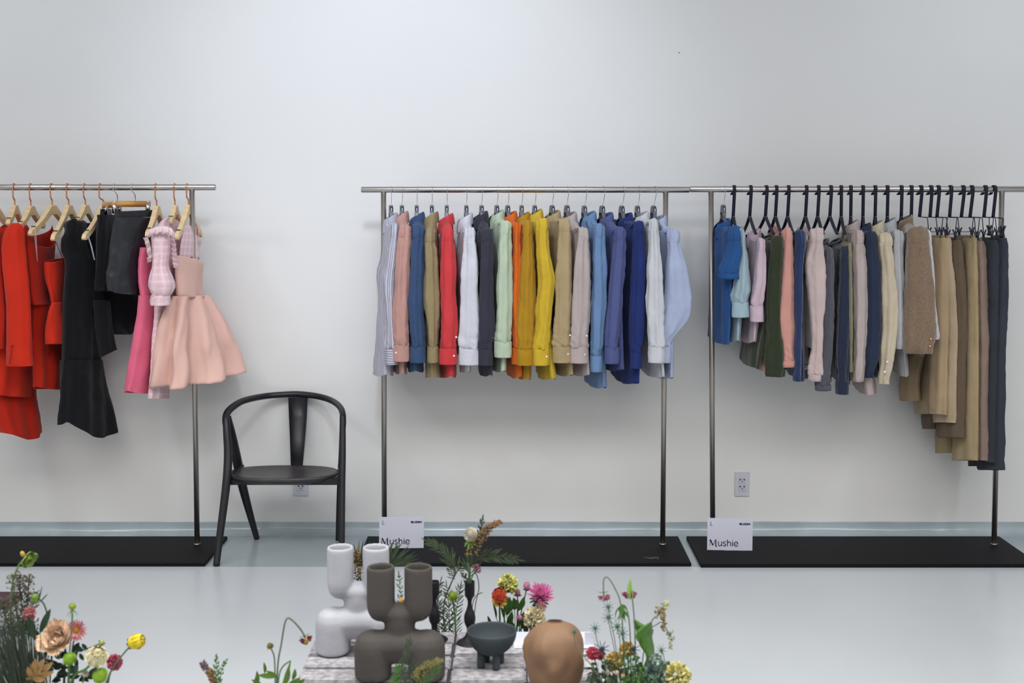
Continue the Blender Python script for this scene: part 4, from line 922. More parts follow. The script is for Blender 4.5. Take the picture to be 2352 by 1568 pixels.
def bloom(kind, c, d, R, parent, col, col2=None, seed=0):
    """c centre, d facing direction, R radius"""
    r = random.Random(seed + 5); a, b, d = onb(d); m = pl('petal ' + col, col, rough=.7); mb = MB()
    if kind == 'ranunculus':
        mb.sphere(c + d * R * .1, R * .55, 12)
        for ring, (n, el, L_) in enumerate(((6, 1.35, .8), (7, 1.15, .95), (8, .95, 1.05), (9, .75, 1.1), (10, .5, 1.05))):
            for k in range(n):
                q = 2 * pi * (k + .5 * (ring % 2)) / n + r.uniform(-.1, .1); rad = a * cos(q) + b * sin(q)
                base = c - d * R * .45 + rad * R * .12 * ring
                petal(mb, base, rad * cos(el) * 1.0 + d * (sin(el) + .25), d * 1.0 - rad * .9, R * L_ * 1.25, R * .55, 1.15, .45, .45, ruf=R * .03, ph=k)
    elif kind == 'carnation':
        for k in range(90):
            u = r.uniform(-.25, 1); q = r.uniform(0, 2 * pi); h = math.sqrt(max(0, 1 - u * u)); dd = a * cos(q) * h + b * sin(q) * h + d * u
            petal(mb, c + dd * R * .35, dd, V((r.uniform(-1, 1), r.uniform(-1, 1), r.uniform(-1, 1))), R * r.uniform(.55, .72), R * .26, r.uniform(-.3, .5), .2, .35, 4, 5, ruf=R * .09, ph=k)
    elif kind == 'rose':
        for ring, (n, el, L_) in enumerate(((4, 1.3, .6), (5, 1.0, .8), (6, .65, .95), (7, .3, 1.1))):
            for k in range(n):
                q = 2 * pi * (k + .4 * ring) / n + r.uniform(-.2, .2); rad = a * cos(q) + b * sin(q)
                petal(mb, c - d * R * .5 + rad * R * .1 * ring, rad * cos(el) + d * sin(el), d - rad * .6, R * L_ * r.uniform(1., 1.2), R * .62, r.uniform(.1, .5), .3, .4, 6, 7, ruf=R * .09, ph=k * 2 + ring)
    elif kind == 'aster':
        for ring, (n, el, L_) in enumerate(((26, .05, 1.), (24, .3, .92), (20, .6, .75), (14, .9, .55))):
            if col2 and ring > 2: break
            for k in range(n):
                q = 2 * pi * (k + .5 * (ring % 2)) / n + r.uniform(-.08, .08); rad = a * cos(q) + b * sin(q)
                petal(mb, c + rad * R * .15, rad * cos(el) + d * sin(el), d, R * L_ * r.uniform(.85, 1.08), R * .075, r.uniform(.1, .4), .4, .3, 4, 2)
    elif kind == 'scabiosa':
        for k in range(70):
            u = r.uniform(-.1, 1); q = r.uniform(0, 2 * pi); h = math.sqrt(max(0, 1 - u * u)); dd = a * cos(q) * h + b * sin(q) * h + d * u * .75
            petal(mb, c + dd * R * .55, dd, V((r.uniform(-1, 1), r.uniform(-1, 1), r.uniform(-1, 1))), R * r.uniform(.4, .55), R * .14, .2, .4, .4, 3, 3, ruf=R * .06, ph=k)
    elif kind == 'pod':
        mb.sphere(c, R * .55, 14)
        for k in range(220):
            u = 1 - 2 * (k + .5) / 220; q = k * 2.39996; h = math.sqrt(1 - u * u); dd = a * cos(q) * h + b * sin(q) * h + d * u
            petal(mb, c + dd * R * .5, dd, a, R * .5, R * .07, .1, .5, .2, 2, 2)
    elif kind == 'moss':
        mb.sphere(c, R * .75, 14)
        for k in range(240):
            u = 1 - 2 * (k + .5) / 240; q = k * 2.39996; h = math.sqrt(1 - u * u); dd = a * cos(q) * h + b * sin(q) * h + d * u
            petal(mb, c + dd * R * .6, dd, a, R * .42, R * .06, .2, .3, .3, 2, 2)
    elif kind == 'bud':
        R3 = Matrix((a, b, d)).transposed(); mb.sphere(c, R, 12, (.75, .75, 1.15), R3)
    elif kind == 'thistle':
        R3 = Matrix((a, b, d)).transposed(); mb.sphere(c, R * .5, 12, (.8, .8, 1.1), R3)
        for k in range(60):
            u = 1 - 1.8 * (k + .5) / 60; q = k * 2.39996; h = math.sqrt(max(0, 1 - u * u)); dd = a * cos(q) * h + b * sin(q) * h + d * u
            petal(mb, c + dd * R * .4, dd, a, R * .3, R * .05, 0, .3, .3, 2, 1)
    o = mb.build('petals' if kind not in ('bud', 'pod', 'thistle', 'moss') else 'flower_head', m, parent)
    if col2 and kind == 'aster':
        mb = MB(); R3 = Matrix((a, b, d)).transposed(); mb.sphere(c + d * R * .1, R * .33, 12, (1, 1, .5), R3); mb.build('flower_centre', pl('centre ' + col2, col2), parent)
    return o
def sepals(c, d, R, parent, m, n=8, el=-.3, w=.12, L_=1.):
    a, b, d = onb(d); mb = MB()
    for k in range(n):
        q = 2 * pi * k / n; rad = a * cos(q) + b * sin(q)
        petal(mb, c, rad * cos(el) + d * sin(el), d, R * L_, R * w, -.3, .3, .4, 4, 2)
    mb.build('sepals', m, parent)
def leafblade(mb, p0, p1, w, bend, side=V((0, -1, 0)), n=8, fold=.25):
    d = p1 - p0; L_ = d.length; d = d.normalized(); s = d.cross(side)
    s = s.normalized() if s.length > 1e-6 else V((1, 0, 0)); nn = s.cross(d); vs, fs = [], []
    for i in range(n + 1):
        f = i / n; ww = w * (sin(pi * min(.999, f * .93 + .05)) ** .8); c = p0 + d * L_ * f + s * (bend * sin(pi * f)) 
        vs += [c - s * ww + nn * ww * fold, c, c + s * ww + nn * ww * fold]
    for i in range(n):
        for j in range(2): fs.append((i * 3 + j, i * 3 + j + 1, i * 3 + 4 + j, i * 3 + 3 + j))
    mb.add(vs, fs)
def leaf(pts, Y, wpx, m, parent, bend=0., name='leaf', side=V((0, -1, 0)), Y2=None):
    mb = MB(); leafblade(mb, P(pts[0][0], pts[0][1], Y), P(pts[1][0], pts[1][1], Y2 or Y), wpx * Y / F, bend * Y / F, side); return mb.build(name, m, parent)
def frond(path, Y, parent, m, n=22, lpx=40, wpx=1.5, ang=.7, name='frond', spread=1., seed=0, dep=.02):
    """feathery leaf: rachis with thin leaflets"""
    r = random.Random(seed); pts = catV([P(x, y, Y) for x, y in path], 40); mb = MB(); mb.tube(pts, [.0016 * (1 - .6 * i / 39) for i in range(40)], 5)
    u = Y / F
    for k in range(n):
        i = int(4 + 34 * k / n); p = pts[i]; t = (pts[min(i + 1, 39)] - pts[i - 1]).normalized(); f = k / n
        L_ = lpx * u * (1 - .55 * f) * r.uniform(.75, 1.1)
        for s in (-1, 1):
            sd = t.cross(V((0, 1, 0))) * s * spread + V((0, r.uniform(-.5, .5), 0)); q = ang + r.uniform(-.15, .15)
            e = p + (t * cos(q) + sd * sin(q)).normalized() * L_
            leafblade(mb, p, e, wpx * u, 3 * u * s * r.uniform(-1, 1), n=4)
    leafblade(mb, pts[36], pts[39] + (pts[39] - pts[34]).normalized() * lpx * u * .5, wpx * u, 0, n=4)
    return mb.build(name, m, parent)
def sprig(path, Y, parent, m, n=60, seed=0, spr=22, dot=3., name='seed_heads', top=.0, stemm=None, dep=.03):
    """branching sprig with small seed clusters"""
    r = random.Random(seed); pts = catV([P(x, y, Y) for x, y in path], 40); u = Y / F
    mb = MB(); ms = MB(); ms.tube(pts, .0014, 5)
    for k in range(n):
        f = top + (1 - top) * (k + r.random()) / n; i = min(39, int(f * 39)); p = pts[i]
        w = spr * u * (1.1 - .75 * f)
        e = p + V((r.uniform(-1, 1) * w, r.uniform(-1, 1) * dep * (1.1 - .7 * f), r.uniform(.1, 1.) * w * .9))
        ms.tube([p, (p + e) / 2 + V((0, 0, -w * .1)), e], .0005, 4)
        for q in range(3):
            g = e + V((r.uniform(-1, 1), r.uniform(-1, 1), r.uniform(-1, 1))) * dot * u * 1.0
            mb.sphere(g, dot * u * r.uniform(.5, 1.), 5, (1, 1, r.uniform(1, 1.6)))
    ms.build('stem', stemm or m_std, parent); return mb.build(name, m, parent)
def plant(name, label, cat_, px, Y, group=None):
    p = P(px[0], px[1], Y); return thing(name, p, label, cat_, group)
UPV, TOC = V((0, 0, 1)), V((0, -1, .15))
def head(px, Y): return P(px[0], px[1], Y)

# --- holders out of the bottom of the frame
m_dish = clay('stoneware dish', '5A5650')
def dish(cx, Y, z, R, label, ped=True):
    c = P(cx, 1600, Y); t = thing('flower_dish', (c.x, Y, z), label, 'dish', None)
    mb = MB(); mb.lathe((c.x, Y, z), [(R * .8, 0), (R, .004), (R * 1.02, .03), (R * .97, .03), (R * .95, .008), (.001, .008)], n=40, capt=False); mb.build('dish', m_dish, t)
    mb = MB(); mb.lathe((c.x, Y, z), [(R * .9, .009), (R * .9, .022), (.001, .024)], n=30, capt=False); mb.build('pin_holder', mat('pin holder', '39413A', rough=.8), t)
    if ped:
        mb = MB(); mb.box((c.x - R * 1.3, Y - R * 1.3, 0), (c.x + R * 1.3, Y + R * 1.3, z), bev=.004); tag(mb.build('flower_plinth', m_brick, smooth=False), label.replace('dish', 'plinth'), 'plinth')
    return t
YL_ = 2.9; LZ = .33
dish(95, YL_, LZ, .15, 'round dish holding the left flower arrangement'); dish(640, YL_, LZ, .08, 'small dish holding the drooping dark red flower')
dish(1455, YL_, LZ, .15, 'round dish holding the right flower arrangement')
RY = bY1 + .11
dish(1040, RY, .28, .085, 'dish behind the bench holding the branch', ped=False); dish(1190, RY, .28, .085, 'dish behind the bench holding the mixed flowers', ped=False); dish(850, RY, .28, .085, 'dish behind the white vase holding fern', ped=False)
FB = lambda x, Y=YL_: (x, toPX(V((P(x, 1600, Y).x, Y, LZ + .02)))[1])
RBt = lambda x: (x, toPX(V((P(x, 1500, RY).x, RY, .30)))[1])

# --- left arrangement
Y = YL_
t = plant('hellebore', 'nodding yellow-green flower, tallest at the left edge', 'flower', (30, 1560), Y + .02); stem([FB(60), (30, 1480), (25, 1400), (30, 1335), (42, 1300), (56, 1283)], Y + .02, .0022, m_st, t)
bloom('rose', head((66, 1284), Y + .02), V((.9, -.6, -.5)), .017, t, '8FAE3E', seed=1); bloom('bud', head((52, 1272), Y + .02), V((-.3, -.3, 1)), .007, t, 'C59A3A')
for i, (pa, mm_, n, sd, lb) in enumerate([
    ([FB(80), (55, 1500), (38, 1400), (28, 1318)], m_olive, 55, 1, 'olive seeded sprig rising beside the nodding green flower'),
    ([FB(85), (60, 1500), (52, 1420), (44, 1320)], pl('brown seed', '5E4C34'), 95, 2, 'brown seeded sprig, the densest at the left edge'),
    ([FB(90), (70, 1500), (62, 1420), (68, 1322)], pl('brown seed2', '6A5638'), 90, 3, 'brown seeded sprig leaning to the right tip'),
    ([FB(95), (70, 1510), (68, 1430), (82, 1362)], pl('dark seed', '453A34'), 50, 4, 'dark seeded sprig nearest the green bud'),
    ([FB(75), (40, 1500), (20, 1440), (6, 1380)], pl('brown seed3', '66563A'), 90, 5, 'brown seeded sprig at the very left edge of the photo')]):
    t = plant('seeded_sprig', lb, 'sprig', (60, 1600), Y + .02 + .012 * i); sprig(pa, Y + .02 + .012 * i, t, mm_, int(n * 1.8), sd, 26, 1.6, top=.5)
t = plant('grass_tuft', 'thick tuft of dark fine grass strands at the lower left corner', 'grass', (30, 1600), Y - .03); t2 = MB(); r_ = random.Random(3)
for k in range(480):
    x0 = r_.uniform(10, 110); x1 = x0 - 45 + r_.uniform(-50, 60); y1 = r_.uniform(1375, 1520) + max(0, x1 - 40) * .9; dY = r_.uniform(-.05, .05)
    leafblade(t2, P(x0 * .4 + 50, FB(60)[1], Y - .03 + dY * .5), P(x1, y1, Y - .03 + dY), r_.uniform(.5, 1.1) * Y / F, r_.uniform(-8, 8) * Y / F, n=6)
tag(t2.build('blades', m_grass, t), kind='stuff')
def flower(name, label, kind, px, Y, R, d, col, stm, ms=m_st, col2=None, seed=0, cat_='flower', sr=.0018, sep=None, group=None):
    t = plant(name, label, cat_, stm[0], Y, group); stem(stm + [px], Y, sr, ms, t); c = head(px, Y); dd = V(d).normalized()
    bloom(kind, c, dd, R * Y / F, t, col, col2, seed)
    if sep: sepals(c - dd * R * Y / F * sep[0], dd, R * Y / F, t, sep[1], sep[2], sep[3], sep[4], sep[5])
    return t
flower('carnation', 'small pink flower half hidden in the brown sprigs', 'carnation', (68, 1408), Y, 16, TOC, 'DE8488', [FB(80), (72, 1480)], seed=3)
t = flower('flower_bud', 'round green bud on a curved dark stem at the left', 'bud', (80, 1375), Y, 11, UPV, '6F8F2C', [FB(112), (104, 1500), (108, 1420), (103, 1392), (92, 1377)], m_std, seed=4, sep=(.3, m_lfd, 6, .9, .3, 1.3))
for (a_, b_) in (((88, 1385), (97, 1345)), ((90, 1384), (111, 1362))): leaf((a_, b_), Y, 1.6, m_std, t)
leaf(((92, 1452), (116, 1398)), Y - .01, 8, m_lfd, t); leaf(((84, 1470), (64, 1415)), Y - .02, 9, m_lfd, t); leaf(((96, 1475), (70, 1440)), Y, 10, m_lfd, t)
flower('lisianthus', 'large ruffled peach bloom in the left flowers', 'rose', (128, 1464), Y - .03, 33, (-.2, -.75, .75), 'F0C8A2', [FB(110), (118, 1520)], m_std, seed=6)
flower('scabiosa', 'spent green scabiosa head with thin bracts, on a tall straight stem', 'moss', (166, 1392), Y - .05, 9, UPV, 'A4B840', [FB(150), (160, 1500), (165, 1440)], m_stg, seed=7, sep=(.9, m_st, 10, -.5, .12, 2.2))
flower('aster', 'pink daisy with yellow centre behind the peach bloom', 'aster', (176, 1446), Y, 24, TOC, 'EE9098', [FB(150), (165, 1500)], m_std, 'D8A428', seed=8)
t = flower('flower_bud', 'small closed bud on a slanting dark branch at the left', 'bud', (233, 1477), Y, 8, (.6, 0, .9), '9DAE5C', [FB(160), (176, 1503), (195, 1492), (215, 1484)], m_std, seed=9, sep=(.8, m_lfd, 6, 1.0, .35, 1.6))
leaf(((190, 1495), (172, 1482)), Y, 7, m_lfd, t); leaf(((183, 1500), (192, 1516)), Y, 5, m_lfd, t); leaf(((200, 1490), (188, 1478)), Y, 5, m_lfd, t)
flower('ranunculus', 'cream ranunculus on a thick slanting stem', 'ranunculus', (221, 1512), Y - .04, 30, (.35, -.7, .7), 'F1E7B4', [FB(150), (165, 1562), (198, 1535)], m_st, seed=10, sr=.003)
flower('aster', 'hot pink frilly flower between the cream and yellow ones', 'carnation', (264, 1520), Y, 19, (.5, -.8, .2), 'E2607E', [FB(235), (250, 1560)], m_std, seed=11, sep=(.8, m_lfd, 8, .2, .3, .8))
flower('ranunculus', 'bright yellow ranunculus on a long bare stem, facing right', 'ranunculus', (307, 1475), Y - .02, 22, (.85, -.2, .35), 'F4D820', [FB(215), (250, 1552), (278, 1508)], m_stg, seed=12, sr=.0022, sep=(.5, m_lf, 6, .3, .3, .6))
flower('moss_flower', 'fuzzy green ball flower under the green scabiosa head', 'moss', (160, 1513), Y - .06, 16, TOC, '8DBE1E', [FB(150), (158, 1550)], m_lf, seed=13)
flower('moss_flower', 'fuzzy green ball flower below the cream ranunculus', 'moss', (231, 1551), Y - .06, 19, TOC, '93BE24', [FB(200), (226, 1580)], m_lf, seed=14)
t = plant('dried_leaf', 'tan dried lobed leaf near the bottom left', 'leaf', (90, 1600), Y - .07); stem([FB(85), (72, 1560)], Y - .07, .002, m_stb, t); mb = MB()
for (x, y, w) in ((64, 1530, 7), (82, 1512, 8), (102, 1512, 9), (122, 1520, 9), (124, 1542, 8), (104, 1560, 7), (60, 1556, 5)): leafblade(mb, P(74, 1558, Y - .07), P(x, y, Y - .09), w * Y / F, 0, n=8, fold=.3)
mb.build('leaf_lobes', pl('dried tan', 'B98C4C'), t)
t = plant('leafy_branch', 'dark green leafy branch filling the middle of the left flowers', 'branch', (150, 1600), Y + .03); stem([FB(145), (148, 1540), (150, 1490)], Y + .03, .003, m_std, t); mb = MB()
for k in range(34):
    x, y = rf.uniform(115, 205), rf.uniform(1488, 1568); q = rf.uniform(-.5, 3.6); l = rf.uniform(14, 30)
    leafblade(mb, P(x, y, Y + .03 + rf.uniform(-.03, .03)), P(x + cos(q) * l, y - abs(sin(q)) * l, Y + .03 + rf.uniform(-.04, .03)), rf.uniform(5, 9) * Y / F, rf.uniform(-4, 4) * Y / F, n=6)
mb.build('leaves', m_lfd, t)
t = plant('thin_stems', 'loose cluster of thin bare twigs under the peach bloom', 'twigs', (100, 1600), Y + .01); mb = MB()
for k in range(16):
    x = rf.uniform(72, 118); mb.tube(catV([P(*FB(95), Y), P(x + rf.uniform(-8, 8), 1530, Y + .01), P(x + rf.uniform(-12, 14), rf.uniform(1440, 1490), Y + .02)], 10), .0007, 4)
mb.build('twigs', m_stg, t)
flower('daisy', 'tiny white and yellow flower below the cream ranunculus', 'aster', (196, 1545), Y - .02, 9, TOC, 'E8DFCF', [FB(180), (190, 1570)], m_st, 'D9A030', seed=21)

# --- centre left
Y = YL_ - .02
t = flower('scabiosa', 'drooping dark red scabiosa on an arched stem left of the white vase', 'scabiosa', (702, 1465), Y, 15, (.35, -.3, -.9), '7E2230', [FB(632, Y), (638, 1530), (646, 1480), (654, 1432), (662, 1419), (676, 1428), (692, 1447)], m_stg, seed=30, sr=.0022, sep=(.4, m_st, 8, .2, .15, .9))
bloom('bud', head((703, 1472), Y - .01), V((0, -.2, -1)), .008, t, 'A87A30')
flower('flower_bud', 'small brown-green bud left of the drooping dark red flower', 'moss', (620, 1483), Y, 8, (-.3, -.2, 1), '8A7A30', [FB(634, Y), (632, 1560), (630, 1510), (625, 1494)], m_stg, seed=31, sep=(.6, m_st, 6, .3, .15, 1.4))
t = plant('leafy_branch', 'bright green leaves under the drooping dark red flower', 'branch', (640, 1600), Y)
stem([FB(632, Y), (640, 1560), (650, 1530), (668, 1517)], Y, .002, m_st, t); mb = MB()
for a_, b_, w in (((608, 1545), (606, 1520), 4), ((630, 1555), (594, 1550), 7), ((636, 1556), (612, 1540), 6), ((590, 1572), (590, 1540), 5), ((600, 1575), (578, 1560), 6), ((652, 1575), (664, 1530), 7), ((660, 1575), (690, 1556), 8), ((676, 1574), (700, 1558), 6), ((646, 1580), (668, 1516), 4), ((585, 1580), (591, 1545), 6), ((672, 1560), (678, 1535), 5)):
    leafblade(mb, P(*a_, Y), P(*b_, Y - .02), w * Y / F, 2 * Y / F, n=6)
mb.build('leaves', m_lfb, t)
t = plant('seeded_sprig', 'brown and purple tasselled sprig at the bottom left of centre', 'sprig', (490, 1600), Y + .02); sprig([(498, 1660), (494, 1590), (482, 1548), (462, 1523)], Y + .02, t, pl('purple seed', '6A5560'), 70, 9, 11, 1.7, top=.75); sprig([(502, 1660), (498, 1590), (488, 1560), (480, 1540)], Y + .01, t, pl('tan seed', '94703E'), 150, 10, 13, 1.7, top=.5)
t = plant('leafy_sprig', 'thin green sprig beside the purple tassel', 'sprig', (505, 1600), Y); frond([(508, 1660), (503, 1570), (497, 1530), (497, 1508)], Y, t, m_lf, 12, 16, 2.2, seed=5); frond([(510, 1660), (506, 1560), (512, 1530), (520, 1516)], Y, t, m_lf, 8, 12, 2, seed=6)
dish(500, YL_, LZ, .05, 'small dish holding the purple tassel')

# --- fern behind the white vase
Y = RY
t = plant('fern', 'spiky green fern tuft rising between the white vase necks', 'fern', (828, 1480), Y); mb = MB()
for k in range(26):
    q = -1.25 + 2.4 * k / 25 + rf.uniform(-.08, .08); l = rf.uniform(45, 72)
    leafblade(mb, P(826 + rf.uniform(-4, 4), 1296, Y), P(826 + sin(q) * l, 1296 - cos(q) * l * .85, Y + rf.uniform(-.03, .03)), 2.0 * Y / F, rf.uniform(-5, 5) * Y / F, n=6)
mb.build('blades', m_fern, t); stem([RBt(845), (832, 1400), (826, 1290)], Y, .002, m_std, t); sprig([(828, 1400), (822, 1310), (820, 1262)], Y - .01, t, pl('rust seed', '95683C'), 120, 4, 13, 1.5, top=.35)
frond([RBt(845), (836, 1400), (822, 1340), (816, 1308)], Y - .01, t, m_std, 14, 24, 1.3, .9, seed=3, name='lower_frond')
t = plant('fern', 'green fern tuft behind the right neck of the white vase', 'fern', (905, 1480), Y); mb = MB()
for k in range(34):
    q = -.35 + 1.9 * k / 33 + rf.uniform(-.1, .1); l = rf.uniform(48, 78)
    leafblade(mb, P(893 + rf.uniform(-4, 10), 1300 + rf.uniform(-6, 4), Y), P(893 + sin(q) * l, 1302 - cos(q) * l * .85, Y + rf.uniform(-.03, .03)), 2.2 * Y / F, rf.uniform(-5, 5) * Y / F, n=6)
mb.build('blades', m_fern, t); stem([RBt(870), (885, 1400), (893, 1300)], Y, .002, m_std, t)
t = plant('feathery_branch', 'fine dark branch between the grey vase necks', 'branch', (920, 1480), Y); frond([RBt(900), (918, 1420), (920, 1370), (916, 1318)], Y, t, m_std, 18, 20, 1.2, .7, seed=8)
flower('flower_bud', 'small orange-yellow bud between the grey vase necks', 'bud', (921, 1380), Y - .02, 7, UPV, 'E0A020', [RBt(905), (918, 1420)], m_std, seed=2)
# --- leaves in front of the grey vase
Y = 2.72; dish(930, Y, LZ - .03, .07, 'small dish in front of the bench holding leaves')
t = plant('leafy_sprig', 'soft green plume rising in front of the grey vase', 'sprig', (900, 1640), Y); frond([(905, 1700), (905, 1600), (925, 1530), (940, 1470)], Y, t, m_fern, 34, 34, 1.6, .5, seed=12); frond([(900, 1700), (893, 1610), (908, 1560), (915, 1530)], Y - .01, t, m_lf, 26, 30, 1.6, .6, seed=22); frond([(915, 1700), (915, 1610), (935, 1560), (950, 1520)], Y + .01, t, m_fern, 24, 28, 1.5, .5, seed=23)
t = plant('celosia', 'olive and yellow feathery plume arching in front of the grey vase', 'flower', (960, 1640), Y); sprig([(930, 1700), (945, 1590), (975, 1540), (1012, 1520)], Y, t, pl('olive plume', '7E7838'), 340, 21, 20, 1.8, top=.5); frond([(935, 1700), (950, 1600), (985, 1555), (1008, 1535)], Y - .01, t, m_lf, 22, 26, 1.6, .6, seed=13)

# --- candle holder seed head and branch
Y = Yc1
t = flower('dried_flower', 'fluffy white seed head standing in the black candle holder', 'pod', (1081, 1227), Y, 17, (0, -.3, 1), 'E6DCC8', [(1078, 1345), (1076, 1300), (1074, 1270)], m_st, seed=33, sr=.0026, sep=(.9, m_lfb, 9, -.4, .18, 1.2))
t = plant('amaranth', 'rust coloured tasselled amaranth leaning right of the white seed head', 'flower', (1085, 1345), Y); sprig([(1080, 1345), (1082, 1290), (1105, 1240), (1128, 1212), (1148, 1202)], Y - .01, t, pl('rust tassel', '96683E'), 300, 34, 19, 1.5, top=.3); frond([(1090, 1262), (1100, 1230), (1108, 1192)], Y + .01, t, m_fern, 10, 26, 2, .5, seed=14)
t = plant('feathery_leaf', 'feathery green leaf spreading right of the candle holder', 'leaf', (1080, 1340), Y); frond([(1080, 1345), (1083, 1290), (1110, 1276), (1150, 1278), (1186, 1284)], Y, t, m_fern, 22, 46, 2., .55, seed=15)
t = flower('small_flower', 'small dusty pink flower at the candle holder mouth', 'scabiosa', (1094, 1306), Y - .01, 12, (.6, -.4, .6), 'A86A7C', [(1079, 1345), (1084, 1325)], m_lf, seed=35); frond([(1078, 1345), (1072, 1328), (1062, 1318)], Y, t, m_fern, 8, 14, 2, .8, seed=16)
Y = RY - .03
t = plant('feathery_branch', 'tall thin branch with a feathery leaf left of the white seed head', 'branch', (1030, 1480), Y); stem([RBt(1030), (1018, 1400), (1040, 1330), (1058, 1300)], Y, .0022, m_stb, t); frond([(1048, 1318), (1036, 1290), (1012, 1262), (984, 1244)], Y, t, m_fern, 18, 40, 2, .5, seed=17)
frond([(1050, 1312), (1066, 1296), (1082, 1286)], Y, t, m_std, 10, 22, 1.4, .8, seed=18); frond([(1044, 1330), (1036, 1310), (1034, 1300)], Y, t, m_std, 8, 18, 1.2, .8, seed=19)
for i, (pa, lb) in enumerate([([RBt(1010), (1008, 1430), (1005, 1370), (1012, 1335)], 'wiry green branch, leftmost behind the bench'), ([RBt(1030), (1032, 1430), (1030, 1380), (1026, 1345)], 'wiry green branch rising under the feathery leaf'), ([RBt(1050), (1046, 1430), (1052, 1380), (1058, 1345)], 'wiry green branch close to the candle holder'), ([RBt(1035), (1024, 1440), (1014, 1400), (1000, 1380)], 'wiry green branch bending towards the grey vase')]):
    t = plant('wiry_branch', lb, 'branch', pa[0], Y - .01 * i); frond(pa, Y - .01 * i, t, (m_std, m_fern)[i % 2], 22, 30, 1.3, .75, seed=40 + i, dep=.04)
flower('green_flower', 'yellow-green flower head on a leafy stem beside the candle holder', 'moss', (1040, 1368), Y - .03, 12, UPV, '93AC3A', [RBt(1046), (1046, 1430), (1042, 1390)], m_lf, seed=41, sr=.003, sep=(.8, m_lf, 9, .3, .2, 1.3))
t = plant('drooping_stems', 'pair of thin arched dark stems right of the candle holder', 'stems', (1085, 1480), Y); stem([RBt(1080), (1092, 1390), (1100, 1350), (1096, 1322), (1090, 1316)], Y, .0015, m_std, t); stem([RBt(1076), (1084, 1400), (1092, 1370), (1108, 1360)], Y, .0013, m_std, t)

# --- mixed flowers behind the bench
Y = RY
flower('carnation', 'yellow-green carnation, topmost of the flowers behind the bowl', 'carnation', (1166, 1342), Y, 24, (.2, -.5, .9), 'DAD86E', [RBt(1160), (1158, 1400), (1160, 1365)], m_lf, seed=50, sr=.0025, sep=(.9, m_lf, 6, .9, .3, .8))
flower('ranunculus', 'orange-red ranunculus behind the slate bowl', 'ranunculus', (1147, 1370), Y - .02, 21, (-.1, -.8, .8), 'E04A1E', [RBt(1150), (1148, 1420)], m_std, seed=51, sr=.003, sep=(.7, pl('yellow petal', 'D8A828'), 8, .2, .4, .9))
flower('flower_bud', 'pink bud at the top of the flowers behind the bowl', 'ranunculus', (1210, 1349), Y, 10, UPV, 'CE78A4', [RBt(1190), (1195, 1420), (1206, 1368)], m_std, seed=52, sep=(.8, m_lfd, 7, .6, .4, 1.))
flower('flower_bud', 'smaller dusty pink bud over the green leaves behind the bowl', 'ranunculus', (1189, 1363), Y, 8, UPV, 'B86A88', [RBt(1185), (1188, 1410)], m_std, seed=53, sep=(.8, m_lfd, 7, .5, .45, 1.3))
flower('aster', 'large magenta aster behind the bowl', 'aster', (1241, 1368), Y - .02, 29, (.15, -.45, .9), 'CC5090', [RBt(1195), (1212, 1420), (1230, 1388)], m_std, seed=54, sr=.0026, sep=(.5, m_lfd, 12, .1, .12, .8))
flower('small_flower', 'pale pink flower just under the magenta aster', 'aster', (1243, 1393), Y - .03, 13, TOC, 'EDC0B4', [RBt(1205), (1225, 1420)], m_std, 'E2B080', seed=55)
flower('carnation', 'cream carnation next to the clay pot', 'carnation', (1227, 1419), Y - .04, 26, TOC, 'F6E8BC', [RBt(1205), (1215, 1460)], m_st, seed=56, sr=.0026)
flower('flower_bud', 'small pink bud left of the cream carnation', 'ranunculus', (1195, 1419), Y - .03, 9, (-.5, -.6, .4), 'CC7AA0', [RBt(1195), (1197, 1450)], m_std, seed=57)
t = plant('leafy_branch', 'green leaves and stems under the flowers behind the bowl', 'branch', (1180, 1480), Y + .02); mb = MB(); ms = MB()
for a_, b_, w in (((1164, 1412), (1170, 1370), 9), ((1165, 1434), (1176, 1404), 7), ((1182, 1400), (1180, 1372), 8), ((1190, 1402), (1204, 1370), 7), ((1158, 1420), (1150, 1392), 4), ((1140, 1420), (1132, 1384), 3), ((1126, 1440), (1120, 1414), 4), ((1186, 1440), (1204, 1404), 6), ((1196, 1444), (1210, 1416), 6), ((1178, 1450), (1172, 1424), 6), ((1210, 1455), (1200, 1430), 6), ((1176, 1398), (1190, 1376), 7)):
    leafblade(mb, P(*a_, Y), P(*b_, Y - .02), w * Y / F, 2 * Y / F, n=6); ms.tube([P(*RBt(1190), Y), P(a_[0] * .6 + 474, 1455, Y + .01), P(*a_, Y)], .0013, 5)
mb.build('leaves', m_lf, t); ms.build('stem', m_st, t)

# --- right arrangement
Y = YL_
t = flower('scabiosa', 'nodding pink scabiosa hanging from a hooked stem, leftmost of two', 'scabiosa', (1387, 1368), Y, 15, (.1, -.3, -1), 'B8607E', [FB(1440), (1432, 1480), (1426, 1390), (1412, 1350), (1396, 1326), (1387, 1330), (1386, 1350)], m_stg, seed=60, sr=.0016, sep=(.5, m_lfb, 9, .1, .15, .9))
t = flower('scabiosa', 'nodding dark pink scabiosa with long green bracts, rightmost of two', 'scabiosa', (1446, 1360), Y - .01, 18, (0, -.3, -1), 'A84068', [FB(1462), (1458, 1450), (1454, 1390), (1450, 1350), (1448, 1335), (1447, 1345)], m_stg, seed=61, sr=.0016)
mb = MB()
for k in range(7): leafblade(mb, P(1448 + rf.uniform(-3, 3), 1330, Y - .02), P(1446 + rf.uniform(-15, 15), 1372 + rf.uniform(-14, 8), Y - .05), 1.3 * Y / F, rf.uniform(-4, 4) * Y / F, n=6)
mb.build('bracts', m_lfb, t)
t = plant('bract_cluster', 'drooping cluster of long thin green bracts below the nodding flowers', 'bracts', (1445, 1600), Y); mb = MB()
stem([FB(1450), (1448, 1470), (1440, 1400), (1427, 1388)], Y, .0016, m_st, t)
